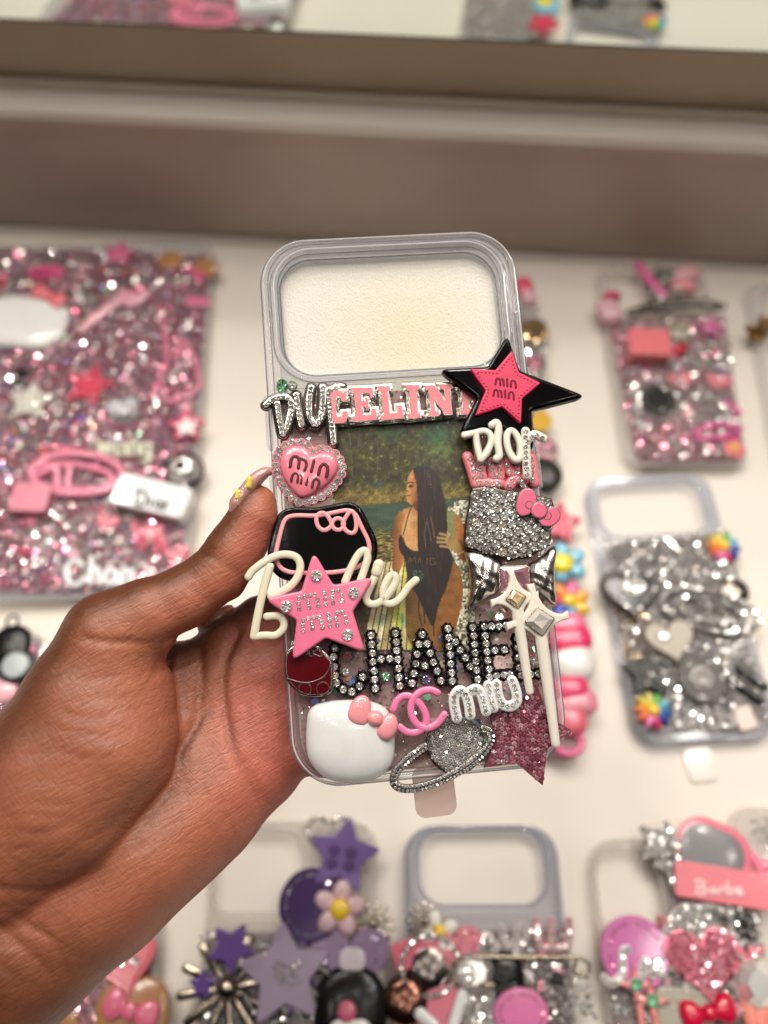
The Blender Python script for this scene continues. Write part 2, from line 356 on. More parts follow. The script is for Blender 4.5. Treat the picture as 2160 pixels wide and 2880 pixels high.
plate_top = np.array([p for p in ccw(rrect(0, 0, CW-3, CH-3, 13, 0, 14)) if p[1] > 0]); plate_top = np.vstack([plate_top, [[-(CW-3)/2, ybot], [(CW-3)/2, ybot]]])
mb = MB(); ringplate(mb, plate_top, winr, -1.6, -.1, winr.mean(0))
low = np.array([p for p in rrect(0, 0, CW-3, CH-3, 13, 0, 14) if p[1] < 0]); low = np.vstack([low, [[(CW-3)/2, ybot-.02], [-(CW-3)/2, ybot-.02]]])
slab(mb, low, -1.6, -.1, .1, 1); mb.build('back_plate', clear((253, 253, 253), .08, .06, (235, 235, 236)), case)
mb = MB(); sweep(mb, outer, [(0, -10.5), (0, -2.2), (.35, -1.4), (.5, -1.2), (.35, -.9), (.9, .1), (1.6, .35), (2.4, .1), (2.6, -.5), (2.6, -10.5), (1.6, -10.9), (.6, -10.9)]); mb.build('bumper', RIMG, case)
mb = MB(); sweep(mb, rrect(0, 0, CW-5.6, CH-5.6, 12, 0, 14), [(0, -9.5), (0, -2), (.5, -1.75), (1.1, -2), (1.1, -9.5), (.6, -9.8)]); mb.build('inner_wall', clear((250, 250, 250), .06, .05, (214, 212, 214)), case)
mb = MB(); sweep(mb, inset(ccw(winr), -2.6), [(0, -.1), (.1, .9), (.5, 1.4), (1.3, 1.5), (1.9, 1.1), (2.2, .5), (2.6, .2), (2.7, -3), (2.3, -3.2), (0, -1.2)]); mb.build('window_lip', RIMG, case)
mb = MB(); sweep(mb, inset(ccw(winr), .15), [(0, -8), (0, -2.9), (.5, -2.7), (.9, -3), (.9, -8)]); mb.build('window_collar', clear((248, 248, 250), .12, .05, (176, 180, 190)), case)
RID = clear((224, 226, 232), .28, .04, (140, 144, 152)); RIW = clear((252, 252, 252), .5, .03, (238, 238, 240))  # tints for thin tubes added in place of light lines refracted along the edges
def refraction_line(loop, d, z, r, m, nm): L_ = inset(ccw(loop), d); mb = MB(); tube(mb, np.c_[L_, np.full(len(L_), z)], r, 1, 8, closed=True); mb.build(nm, m, case)
refraction_line(outer, .15, -1.3, .2, RID, 'rim_refraction_line'); refraction_line(outer, 1.0, .25, .22, RIW, 'rim_refraction_line'); refraction_line(outer, 2.35, .05, .17, RID, 'rim_refraction_line'); refraction_line(outer, 3.4, -.05, .12, RIW, 'rim_refraction_line')
refraction_line(winr, -2.3, .35, .16, RID, 'window_refraction_line'); refraction_line(winr, -1.2, 1.45, .2, RIW, 'window_refraction_line'); refraction_line(winr, -.1, .1, .2, RID, 'window_refraction_line'); refraction_line(winr, .5, -2.7, .22, RID, 'window_refraction_line')
# side notches
mb = MB()
for p in ((740, 1110), (1487, 1030)):
    q = H.L(*p, -1); s = -1 if q[0] < 0 else 1
    for k in range(2): mb = MB(); slab(mb, rrect(s*(CW/2+.3), q[1]-8-22*k, 1.6, 16, .6), -8, -1.6, .4, 2); mb.build('side_button', CLR, case)

# paper under the window
pm = surf('paper_sheet', (224, 219, 208), .75, 12, .05, 1100, .0, 0)
n = pm.node_tree.nodes; l = pm.node_tree.links; b = n['Principled BSDF']; bp, nt = bump(n, l, b, 1500, .6, .0005, 4, 'Object', (1.3, .8, 1))
# soft cream tint in the middle of the sheet
tc = n.new('ShaderNodeTexCoord'); vm = n.new('ShaderNodeVectorMath'); vm.operation = 'DISTANCE'; vm.inputs[1].default_value = (.005, .050, -.006); mp = n.new('ShaderNodeMapRange')
mp.inputs['From Min'].default_value = .0; mp.inputs['From Max'].default_value = .032; mp.inputs['To Min'].default_value = .5; mp.inputs['To Max'].default_value = 0; mp.interpolation_type = 'SMOOTHSTEP'
mx = n.new('ShaderNodeMix'); mx.data_type = 'RGBA'; old = b.inputs['Base Color'].links[0].from_socket; mx.inputs[7].default_value = lin((220, 207, 166))
l.new(tc.outputs['Object'], vm.inputs[0]); l.new(vm.outputs['Value'], mp.inputs['Value']); l.new(mp.outputs['Result'], mx.inputs[0]); l.new(old, mx.inputs[6]); l.new(mx.outputs[2], b.inputs['Base Color'])
mb = MB(); yb = H.L(1100, 1230, 0)[1]; yt = CH/2-4.5; N = 60
slab(mb, rrect(0, (yb+yt)/2, CW-8.5, yt-yb, 9), -5.2, -4.2, .3, 2); ps = mb.build('paper_insert', pm)
ps.matrix_world = case.matrix_world.copy(); tag(ps, 'cream textured paper sheet seen through the camera window of the held case', 'paper')
# tinted glitter layer, lower body
mb = MB(); lowr = np.array([p for p in rrect(0, 0, CW-6.2, CH-6.2, 11.6, 0, 12) if p[1] < 0]); ylr = H.L(1100, 1100, 0)[1]
slab(mb, np.vstack([lowr, [[(CW-6.2)/2, ylr], [-(CW-6.2)/2, ylr]]]), 0.0, .7, .35, 3)
mb.build('resin_layer', clear((238, 226, 222), .42, .12, (188, 166, 162)), case)
# glitter flakes
def flakes(n, poly, z, smin, smax, m, name, par, sides=6, tilt=.25, bias=None):
    mb = MB(); lo, hi = poly.min(0), poly.max(0); c = 0
    while c < n:
        p = rng.uniform(lo, hi)
        if not inpoly(p[None], poly)[0]: continue
        if bias and not bias(p): continue
        r = rng.uniform(smin, smax); a = rng.uniform(0, 6.28, 1)[0]+np.arange(sides)/sides*6.2832; tx, ty = rng.normal(0, tilt, 2)
        x = r*np.cos(a); y = r*np.sin(a); zz = z+rng.uniform(0, .15); Vt = np.c_[p[0]+x, p[1]+y, zz+x*tx+y*ty]; Vb = Vt.copy(); Vb[:, 2] -= .08
        F = [tuple(range(sides)), tuple(range(2*sides-1, sides-1, -1))]+[(i, sides+i, sides+(i+1) % sides, (i+1) % sides) for i in range(sides)]
        mb.add(np.vstack([Vt, Vb]), F); c += 1
    return mb.build(name, m, par, smooth=False, kind='stuff')
body = ccw(np.vstack([lowr, [[(CW-6.2)/2, ylr], [-(CW-6.2)/2, ylr]]]))
_pr = H.pts([(945, 1190), (1325, 1190), (1320, 1790), (960, 1790)])[:, :2]
def offprint(p): return not inpoly(p[None], _pr)[0]
flakes(2600, body, .8, .1, .3, stone('pink'), 'glitter', case, bias=offprint)
flakes(700, body, .85, .12, .28, metal((95, 25, 35), .3), 'glitter', case, bias=offprint)
flakes(420, body, .9, .35, .6, stone('clear'), 'glitter', case, bias=offprint)
flakes(110, body, .95, .7, 1.3, stone('iris'), 'hexagon_glitter', case, bias=lambda p: p[1] < -22 and offprint(p))
# ---- the printed photograph, painted per vertex
def vnoise(x, y, s, seed):
    r = np.random.default_rng(seed).random((64, 64)); u = (x/s) % 63; v = (y/s) % 63; i = u.astype(int); j = v.astype(int); fu = u-i; fv = v-j; fu = fu*fu*(3-2*fu); fv = fv*fv*(3-2*fv)
    return (r[j, i]*(1-fu)+r[j, i+1]*fu)*(1-fv)+(r[j+1, i]*(1-fu)+r[j+1, i+1]*fu)*fv
def zp(x, y): return (940+x/3.457, 1180+y/3.457)
x0, x1, y0, y1, st = 938, 1336, 1182, 1832, 1.9
gx = np.arange(x0, x1, st); gy = np.arange(y0, y1, st); X, Y = np.meshgrid(gx, gy); zx = (X-940)*3.457; zy = (Y-1180)*3.457
def C3(c): return np.array(c, float)
img = np.zeros(X.shape+(3,))
nf = .5*vnoise(zx, zy, 40, 1)+.3*vnoise(zx, zy, 17, 2)+.3*vnoise(zx, zy, 8, 3); nb = vnoise(zx, zy, 190, 4)
def mix(a, b, t): t = np.clip(t, 0, 1)[..., None]; return a*(1-t)+b*t
forest = mix(C3((44, 34, 8)), C3((88, 92, 26)), nf*1.5-.35); forest = mix(forest, C3((132, 138, 62)), (nf-.74)*5*(nb > .35)); forest = mix(forest, C3((30, 24, 6)), (.42-nf)*3)
teal = np.exp(-(((zx-1000)/130)**2+((zy-150)/110)**2))+.6*np.exp(-(((zx-560)/110)**2+((zy-140)/60)**2)); forest = mix(forest, C3((30, 110, 78)), teal*(.35+.6*nf))
green = np.exp(-(((zx-1030)/160)**2+((zy-300)/90)**2)); forest = mix(forest, C3((96, 120, 28)), green*.6*nf*1.6)
dry = np.clip((zy-600)/120, 0, 1)*np.clip(1-(zy-840+zx*.07)/30, 0, 1); forest = mix(forest, mix(C3((92, 76, 24)), C3((168, 146, 74)), nf*1.7-.4), dry*.8)
shore = 858-zx*.085+8*vnoise(zx, zy, 60, 9)
water = mix(C3((52, 72, 54)), C3((74, 96, 80)), vnoise(zx, zy*3, 120, 5)); gravel = mix(C3((70, 62, 22)), C3((190, 168, 96)), (vnoise(zx*.6, zy*1.6, 16, 6)-.35)*1.5+.1*vnoise(zx, zy, 6, 22)); stonesw = mix(C3((90, 84, 62)), C3((228, 226, 205)), vnoise(zx, zy, 17, 7)*1.6-.25)
img[:] = forest
wm = np.clip((zy-shore)/8, 0, 1); img = mix(img, water, wm); gm = np.clip((zy-(1020-zx*.02))/130, 0, 1); img = mix(img, gravel, gm*(zx < 700)); img = mix(img, mix(C3((40, 36, 18)), C3((112, 96, 50)), nf*1.4-.2), np.clip((zy-1350)/60, 0, 1)*(zx < 700))
lace = inpoly(np.c_[zx.ravel(), zy.ravel()], np.array([(1110, 850), (1190, 790), (1400, 780), (1400, 2260), (1140, 2260), (1170, 1900), (1230, 1500), (1130, 1280), (1090, 1000)])).reshape(X.shape)
img = mix(img, stonesw, lace*1.)
img = mix(img, C3((66, 82, 98)), np.exp(-(((zx-440)/42)**2+((zy-630)/40)**2))*.9)
def poly(P, c, soft=3, shade=0, seed=0, sm=2):
    global img
    P = chaikin(P, sm) if sm else np.array(P, float); m = inpoly(np.c_[zx.ravel(), zy.ravel()], P).reshape(X.shape).astype(float)
    k = m.copy(); k[1:-1, 1:-1] = (m[1:-1, 1:-1]*2+m[:-2, 1:-1]+m[2:, 1:-1]+m[1:-1, :-2]+m[1:-1, 2:])/6
    c = np.asarray(c, float)
    if shade: c = c*(1+shade*(vnoise(zx, zy, 60, 30+seed)-.5)[..., None]*2)
    img = mix(img, c, k)
def line(P, w, c, al=1.):
    global img
    P = smoothline(P, 30); d = np.full(X.shape, 1e9)
    for a, b in zip(P[:-1], P[1:]):
        v = b-a; t = np.clip(((zx-a[0])*v[0]+(zy-a[1])*v[1])/(v@v+1e-9), 0, 1); d = np.minimum(d, np.hypot(zx-a[0]-t*v[0], zy-a[1]-t*v[1]))
    img = mix(img, C3(c), np.clip(1.2-d/w, 0, 1)*al)
for P in ([(140, 90), (160, 250), (172, 420), (175, 560)], [(400, 180), (430, 300), (420, 440), (415, 560)], [(430, 300), (480, 220)], [(250, 90), (238, 210), (225, 330)], [(240, 300), (320, 210)], [(880, 160), (800, 220), (720, 320), (690, 420)], [(620, 260), (625, 420)], [(545, 330), (550, 470)], [(1150, 60), (1180, 180), (1190, 330)]):
    line(P, 3+rng.uniform(0, 4), (128, 122, 78), .45)
for P in ([(430, 820), (520, 770), (640, 720)], [(1100, 720), (1210, 700), (1310, 650)], [(640, 740), (600, 800)], [(1170, 690), (1250, 590), (1300, 540)], [(60, 780), (180, 740), (330, 720)]): line(P, 4, (150, 134, 78), .7)
# bench of cream slats
for k in range(9):
    xa = 470+k*44 if k < 6 else 470+k*40; xb = 270+k*62; cc = [(214, 204, 168), (198, 186, 140), (222, 214, 180), (188, 172, 116), (216, 206, 160), (205, 200, 90), (206, 198, 150), (180, 178, 90), (214, 206, 170)][k]
    poly([(xa, 1380), (xa+34, 1380), (xb+54, 2240), (xb, 2240)], cc, 3, .12, k, 0); line([(xa+40, 1400), (xb+58, 2230)], 7, (92, 52, 18), .9)
img = mix(img, C3((60, 150, 120)), np.exp(-(((zx-450)/26)**2+((zy-1960)/50)**2))*.55); img = mix(img, C3((30, 130, 110)), np.exp(-(((zx-665)/22)**2+((zy-1950)/60)**2))*.6); img = mix(img, C3((176, 186, 30)), np.exp(-(((zx-600)/34)**2+((zy-1880)/110)**2))*.6)
SK = C3((176, 122, 66)); SKD = C3((118, 70, 28)); SKL = C3((204, 160, 112)); OL = C3((112, 84, 26))
# hips and legs, torso, arms
poly([(700, 1480), (690, 1700), (700, 2260), (1130, 2260), (1200, 1960), (1255, 1740), (1245, 1500), (1150, 1350), (900, 1300)], mix(OL, C3((140, 92, 34)), (zx-700)/500+.2*nf), 3, .12, 1)
poly([(640, 880), (740, 850), (830, 830), (1020, 850), (1110, 1000), (1110, 1280), (960, 1330), (700, 1290), (620, 1150)], mix(SK, SKL, vnoise(zx, zy, 120, 12)), 3, .08, 3)
poly([(650, 880), (600, 930), (570, 1030), (568, 1180), (580, 1300), (555, 1440), (590, 1490), (650, 1470), (690, 1330), (650, 1230), (650, 1060), (700, 930)], mix(SKD, SK, np.clip((zx-560)/110, 0, 1)), 3, .1, 4)
poly([(1060, 870), (1150, 890), (1230, 950), (1262, 1060), (1256, 1180), (1220, 1190), (1140, 1130), (1090, 1080)], mix(C3((126, 134, 86)), C3((196, 108, 48)), (zx-1130)/120), 3, .06, 5)
poly([(1200, 1160), (1256, 1170), (1282, 1290), (1276, 1380), (1230, 1370), (1190, 1290), (1150, 1250)], C3((140, 82, 34)), 3, .08, 6)
poly([(730, 1440), (700, 1560), (700, 1700), (760, 1640), (820, 1500)], C3((96, 60, 26)))
# suit
SU = C3((38, 20, 16))
poly([(640, 1110), (620, 1200), (640, 1290), (690, 1350), (700, 1500), (760, 1650), (800, 1690), (830, 1760), (880, 1860), (950, 2030), (985, 1960), (1010, 1800), (1100, 1620), (1140, 1450), (1160, 1360), (1110, 1250), (1070, 1160), (1010, 1150), (890, 1240), (850, 1280), (770, 1280), (700, 1240), (665, 1150)], SU, 3, .12, 7)
line([(752, 850), (720, 930), (690, 1050), (670, 1120)], 7, (60, 58, 26)); line([(670, 1150), (700, 1230), (780, 1290)], 7, (70, 66, 40), .8); line([(890, 1250), (960, 1190), (990, 1120)], 7, (70, 66, 40), .7)
# face
poly([(765, 480), (735, 520), (712, 570), (712, 630), (694, 675), (706, 700), (694, 735), (704, 770), (712, 800), (750, 832), (800, 835), (835, 790), (850, 620), (830, 510)], mix(C3((196, 138, 84)), C3((112, 62, 26)), np.clip((zx-740)/110+.35*(vnoise(zx, zy, 40, 15)-.5), 0, 1)), 3)
poly([(780, 790), (760, 835), (800, 900), (880, 900), (860, 780)], C3((112, 66, 28)))
line([(716, 622), (735, 608), (775, 616)], 6, (40, 20, 10)); poly([(722, 640), (750, 632), (775, 645), (752, 662), (730, 660)], (66, 34, 18)); line([(728, 654), (768, 650)], 4, (30, 16, 10)); line([(696, 742), (720, 738), (740, 742)], 6, (96, 40, 26)); line([(700, 690), (722, 698)], 4, (70, 34, 16)); poly([(730, 560), (760, 530), (775, 560), (745, 585)], (205, 150, 96))
# hair
hair = mix(C3((26, 14, 10)), C3((62, 38, 30)), (vnoise(zx, zy*.12, 11, 17)-.25)*1.3)
poly([(760, 480), (800, 458), (880, 452), (950, 470), (1005, 530), (1035, 610), (1055, 700), (1085, 800), (1095, 950), (1100, 1100), (1070, 1180), (1060, 1330), (1040, 1500), (1010, 1660), (970, 1800), (930, 1930), (890, 1900), (870, 1760), (860, 1560), (850, 1400), (815, 1290), (810, 1130), (815, 950), (810, 800), (805, 640), (790, 560)], hair)
for k in range(16):
    a = rng.uniform(830, 1080); line([(880+k*6, 480), (a-10, 700), (a, 1000), (a-30, 1350+rng.uniform(-200, 300))], 3, (92, 64, 56), .35)
for k in range(7): line([(870+k*10, 500+k*26), (905+k*8, 515+k*24), (930+k*4, 540+k*24)], 3, (120, 104, 88), .75)
for P in ([(905, 960), (880, 1100), (890, 1250)], [(940, 950), (975, 1150)], [(905, 1000), (930, 1100), (940, 1180)]): line(P, 7, (188, 132, 84), .5)
for P in ([(830, 1700), (820, 1850), (850, 2000)], [(870, 1800), (880, 1980)], [(960, 1820), (970, 2100)]): line(P, 9, (44, 26, 18), .9)
# hand on chest
for k, P in enumerate(([(1030, 1110), (1100, 1130), (1160, 1180)], [(1005, 1150), (1090, 1160), (1160, 1190)], [(1005, 1190), (1090, 1195), (1160, 1210)], [(1035, 1230), (1100, 1238), (1170, 1240)])): line(P, 19, (168, 146, 96)); line([np.array(P[0])+(0, 18), np.array(P[1])+(0, 18)], 3, (60, 36, 20), .7)
poly([(1110, 1120), (1180, 1150), (1230, 1220), (1250, 1290), (1200, 1300), (1130, 1260), (1090, 1250)], C3((158, 128, 76)), 3, .08, 9)
line([(1205, 1310), (1262, 1280)], 7, (196, 186, 150))
# lettering on the suit
for P in ([(715, 1400), (730, 1340)], [(745, 1398), (742, 1345), (760, 1375), (782, 1340), (792, 1395)], [(812, 1395), (832, 1345), (842, 1395)], [(905, 1345), (903, 1405)], [(975, 1355), (940, 1350), (930, 1380), (945, 1410), (985, 1400), (980, 1380)]): line(P, 5, (140, 114, 48), .65)
poly([(755, 1460), (860, 1460), (875, 1540), (820, 1570), (770, 1530)], (54, 92, 74)); line([(815, 1455), (820, 1570)], 8, (30, 20, 14)); line([(770, 1530), (868, 1480)], 6, (30, 20, 14)); line([(765, 1480), (870, 1530)], 6, (30, 20, 14))
img *= (1+.18*(rng.random(X.shape)-.5))[..., None]; img = np.clip(255*(np.clip(img, 0, 255)/255)**1.14*1.0, 0, 255)
P0 = H.L(x0, y0, .9); 
V = np.array([H.L(px, py, .95) for py in gy for px in gx]); ny, nx = len(gy), len(gx)
I = np.arange(ny*nx).reshape(ny, nx); F = np.stack([I[1:, :-1], I[1:, 1:], I[:-1, 1:], I[:-1, :-1]], -1).reshape(-1, 4)
s = img.reshape(-1, 3)/255; lc = np.where(s <= .04045, s/12.92, ((s+.055)/1.055)**2.4)
m, n, l, b = vcol('printed_photograph', .5, .04)
mb = MB(); mb.add(V, F.tolist(), np.c_[lc, np.ones(len(lc))]); pr = mb.build('printed_photograph', m, case, angle=None)
b_ = MB(); slab(b_, np.array([H.L(*p, .9) for p in ((x0, y0), (x1, y0), (x1, y1), (x0, y1))])[:, :2], .72, .93, .05, 1); b_.build('print_backing', plastic((70, 60, 40)), case)
pr['label'] = 'photograph of a woman in a dark swimsuit with long braids standing by a river'
# ------------------------------------------------------------------ charm builders on the held case
BLACK = plastic((6, 5, 6), .08, .35); PINK = plastic((238, 128, 158), .25, .5); HOT = plastic((226, 46, 92), .42, .2); WHITEP = plastic((236, 230, 214), .22, .6)
IVORY = plastic((226, 219, 192), .25, .5); BABY = plastic((244, 158, 164), .2, .7); SILV = metal((205, 200, 192), .14); CHROME = metal((196, 190, 184), .27, .3); PORC = plastic((228, 228, 226), .16, .8)
def strokes(mb, polys, zf, z, r, flat=.8, n=40, power=.8):
    for i, P in enumerate(polys):
        q = Q(P, z, zf); q = smoothline(q, max(8, n)) if len(q) > 2 else resample(q, 10, False); tube(mb, q, r[i] if isinstance(r, (list, tuple)) else r, flat, 14, power=power)
def stline(mb, polys, zf, z, sp, r, big=True, off=0):
    for P in polys:
        q = Q(P, z, zf); q = smoothline(q, 40) if len(q) > 2 else q; stones(mb, along(q, sp), r, big)
def offset3(P, d): return inset(ccw(P), -d)
# silver pave drip word
D1 = [[(160, 335), (225, 285), (300, 262), (368, 275), (398, 340), (385, 440), (355, 540), (325, 605)], [(262, 320), (280, 440), (312, 600)], [(440, 240), (462, 380), (490, 520)], [(582, 170), (560, 300), (566, 440), (622, 520), (676, 440), (690, 300), (690, 165)], [(745, 190), (760, 400), (790, 685)], [(765, 195), (820, 170), (870, 165)]]
mb = MB(); strokes(mb, D1, z2_, 3, 1.3, .5, 40, .7); q = H.L(*z2_(405, 152), 3); sphere(mb, q, 1.6, .7); wd = mb.build('word_charm', SILV, case, label='silver rhinestone drip lettering at the top left corner of the case')
mb = MB(); strokes(mb, D1, z2_, 2.1, 1.75, .5); mb.build('backing', metal((120, 112, 104), .3), wd)
mb = MB(); stline(mb, D1, z2_, 3.72, 1.4, .68); stones(mb, H.L(*z2_(405, 152), 4.1), 1.15, True); mb.build('rhinestones', stone('near_clear'), wd)
# enamel block word
UL = {'E': [(0, 0), (.95, 0), (.95, .32), (.8, .32), (.75, .18), (.42, .18), (.42, .4), (.6, .4), (.6, .32), (.72, .32), (.72, .66), (.6, .66), (.6, .57), (.42, .57), (.42, .82), (.78, .82), (.82, .65), (1, .65), (1, 1), (0, 1), (0, .84), (.14, .84), (.14, .16), (0, .16)],
      'L': [(0, 0), (.55, 0), (.55, .16), (.42, .16), (.42, .82), (.75, .82), (.8, .6), (1, .6), (1, 1), (0, 1), (0, .84), (.14, .84), (.14, .16), (0, .16)],
      'I': [(0, 0), (1, 0), (1, .16), (.78, .16), (.78, .84), (1, .84), (1, 1), (0, 1), (0, .84), (.22, .84), (.22, .16), (0, .16)],
      'N': [(0, 0), (.35, 0), (.68, .55), (.68, .16), (.56, .16), (.56, 0), (1, 0), (1, .16), (.88, .16), (.88, 1), (.62, 1), (.28, .42), (.28, .84), (.4, .84), (.4, 1), (0, 1), (0, .84), (.12, .84), (.12, .16), (0, .16)],
      'C': [(.2, 0), (.7, 0), (.8, .1), (.85, 0), (.95, 0), (.95, .35), (.7, .35), (.62, .2), (.4, .2), (.32, .3), (.32, .7), (.4, .8), (.62, .8), (.7, .65), (.98, .65), (.98, .8), (.78, 1), (.2, 1), (0, .8), (0, .2)]}
quads = [('C', [z2_(740, 200), z2_(915, 190), z2_(935, 495), z2_(770, 510)]), ('E', [z2_(948, 172), z2_(1165, 165), z2_(1195, 470), z2_(968, 490)]), ('L', [z2_(1200, 158), z2_(1400, 150), z2_(1448, 455), z2_(1230, 478)]),
         ('I', [z2_(1462, 148), z2_(1590, 140), z2_(1605, 450), z2_(1485, 462)]), ('N', [z1_(836, 757), z1_(962, 748), z1_(978, 886), z1_(852, 900)]), ('E', [z1_(985, 752), z1_(1085, 745), z1_(1105, 880), z1_(1000, 890)])]
mbs = MB(); mbp = MB(); bk = MB()
for ch, q in quads:
    a, b_, c_, d_ = [np.array(H.L(*p, 3.2)[:2]) for p in q]
    P = np.array([(a*(1-u)+b_*u)*(1-v)+(d_*(1-u)+c_*u)*v for u, v in UL[ch]]); P = ccw(P)
    slab(mbs, offset3(P, .6), 2.2, 3.1, .25, 2); slab(mbs, offset3(P, .28), 2.9, 3.6, .2, 2); slab(mbp, inset(P, .02), 3.0, 3.72, .12, 2); slab(bk, offset3(P, 1.0), 1.2, 2.5, .35, 2)
wb = mbs.build('enamel_word_charm', SILV, case, label='pink enamel block letters with silver outlines along the top of the case'); mbp.build('lettering', plastic((238, 138, 146), .2, .6), wb); bk.build('backing', metal((188, 180, 170), .2), wb)
# pink heart with stones
HS = [(545, 705), (487, 680), (407, 680), (345, 705), (290, 750), (258, 815), (250, 890), (262, 960), (283, 1030), (318, 1090), (358, 1145), (408, 1200), (468, 1235), (540, 1232), (603, 1215), (675, 1185), (735, 1145), (785, 1095), (830, 1040), (865, 975), (870, 905), (850, 840), (808, 785), (735, 750), (668, 740), (598, 772)]
HI = [(590, 805), (555, 745), (500, 715), (430, 708), (360, 730), (308, 790), (290, 870), (305, 950), (350, 1050), (410, 1130), (490, 1200), (600, 1155), (710, 1085), (790, 1000), (833, 910), (825, 830), (770, 780), (700, 768), (640, 780)]
mb = MB(); q = ccw(Q(HS, 2.5, z2_)[:, :2]); slab(mb, offset3(q, 1.25), 1, 3.0, .6, 3); hc = mb.build('heart_charm', plastic((205, 110, 130), .25, .5), case, label='glossy pink heart ringed by rhinestones')
mb = MB(); q = ccw(Q(HI, 4, z2_)[:, :2]); q = chaikin(q, 1); dome(mb, q, 2.5, 2.9, 8, .5); mb.build('heart_cushion', plastic((240, 132, 150), .22, .6), hc)
mb = MB(); stones(mb, Q(HS, 3.2, z2_), 1.13, True, .05); mb.build('rhinestones', stone('near_clear'), hc)
mb = MB()
for p in Q(HS, 3.1, z2_): tube(mb, np.c_[ell(p[0], p[1], 1.22, 1.22, 0, 16), np.full(16, 3.15)], .16, 1, 6, closed=True)
mb.build('stone_settings', plastic((236, 150, 165), .25, .4), hc)
HL = [[(385, 900), (398, 835), (430, 808), (468, 835), (462, 918)], [(490, 832), (525, 850), (538, 890), (520, 938)], [(608, 850), (582, 950)], [(650, 975), (668, 905), (702, 880), (735, 915), (725, 990)],
      [(395, 1030), (408, 985), (435, 965), (460, 990), (453, 1048)], [(478, 980), (497, 1005), (485, 1060)], [(552, 1000), (535, 1072)], [(590, 1090), (604, 1035), (630, 1018), (655, 1045), (642, 1100)]]
mb = MB(); strokes(mb, HL[:4], z2_, 5.3, .5, .45, 20, 1); strokes(mb, HL[4:], z2_, 5.15, .4, .45, 20, 1); mb.build('lettering', plastic((92, 40, 40), .5, .1), hc)
# black plaque with a pink outlined bow
PB = [(370, 300), (420, 185), (560, 150), (760, 160), (900, 130), (1080, 95), (1190, 160), (1260, 320), (1330, 450), (1340, 600), (1260, 760), (1000, 840), (650, 850), (400, 830), (290, 640), (330, 460)]
mb = MB(); slab(mb, chaikin(Q(PB, 3, z4_)[:, :2], 3), 1, 3.6, .8, 4); bpq = mb.build('plaque_charm', BLACK, case, label='glossy black cushion plaque with pink outlines')
inn = chaikin(inset(ccw(Q(PB, 3.7, z4_)[:, :2]), 2.4), 2)
mb = MB(); tube(mb, np.c_[resample(inn, 90), np.full(90, 3.62)], .62, .35, 10, closed=True)
for P in ([(905, 300), (860, 220), (800, 200), (755, 250), (775, 340), (840, 380), (905, 330)], [(1010, 290), (1080, 180), (1120, 210), (1140, 320), (1120, 400), (1050, 390), (1010, 330)]):
    q = resample(chaikin(Q(P, 3.7, z4_), 2), 50); tube(mb, q, .62, .35, 10, closed=True)
c_ = H.L(*z4_(965, 312), 3.7); tube(mb, np.c_[ell(c_[0], c_[1], 1.7, 1.7, 0, 24), np.full(24, 3.72)], .6, .35, 10, closed=True); mb.build('outline', plastic((244, 160, 164), .3, .5), bpq)
# ivory script word
BB = [[(128, 805), (170, 745), (290, 655), (430, 598), (560, 612), (612, 690), (590, 800), (520, 890), (420, 950), (340, 985)], [(330, 710), (280, 880), (240, 1050), (205, 1220), (180, 1360)], [(300, 1175), (400, 1170), (455, 1215), (450, 1290), (380, 1350), (280, 1350), (190, 1362)],
      [(1030, 850), (1090, 710), (1160, 590), (1215, 560), (1240, 620), (1215, 720), (1170, 850)], [(1345, 690), (1310, 800), (1262, 900), (1225, 1000), (1260, 1055), (1330, 1055), (1400, 1000), (1480, 900), (1505, 820), (1470, 785), (1420, 840), (1385, 940), (1400, 1040), (1470, 1055), (1550, 1000), (1620, 900), (1690, 835)]]
mb = MB(); strokes(mb, BB, z4_, 5, [1.15, 1.2, 1.1, 1.15, 1.15], .7, 50, .75); bw = mb.build('script_charm', IVORY, case, label='ivory script lettering across the left edge of the case')
mb = MB(); strokes(mb, [[(1345, 690), (1325, 760)]], z4_, 5.3, 1.6, .6); mb.build('dot', IVORY, bw)
# pink star with stones
PS = [(715, 575), (800, 610), (925, 878), (1262, 800), (1290, 860), (1105, 1130), (1215, 1440), (1165, 1500), (850, 1375), (560, 1560), (520, 1520), (575, 1215), (285, 1040), (300, 985), (618, 928), (665, 600)]
PS = [(735, 560), (922, 880), (1310, 800), (1105, 1130), (1225, 1515), (850, 1378), (530, 1600), (578, 1210), (268, 1010), (622, 935)]
mb = MB(); slab(mb, fillet(Q(PS, 7.5, z4_)[:, :2], 2.6, 6), 4.6, 7.8, .7, 4); pst = mb.build('star_charm', plastic((238, 118, 152), .2, .6), case, label='bubblegum pink star with large crystals')
for p in ((760, 795), (1110, 955), (483, 1080), (1053, 1345)):
    mb = MB(); stones(mb, H.L(*z4_(*p), 8), 1.72, True, .02); mb.build('crystal', stone('near_clear'), pst)
ML = [(600, 1000), (650, 990), (700, 975), (750, 970), (775, 1015), (780, 1070), (595, 1050), (603, 1100), (685, 1035), (695, 1085), (838, 955), (847, 1005), (852, 1055), (917, 940), (970, 930), (1000, 975), (1005, 1028), (910, 990), (918, 1043), (638, 1205), (687, 1192), (737, 1182), (787, 1178), (808, 1222), (820, 1275), (635, 1255), (640, 1303), (722, 1235), (727, 1287), (872, 1155), (882, 1205), (890, 1258), (957, 1140), (1005, 1135), (1035, 1178), (1042, 1228), (945, 1195), (955, 1247)]
mb = MB(); stones(mb, Q(ML, 7.95, z4_), .62, True, .04); mb.build('rhinestones', stone('near_clear'), pst)
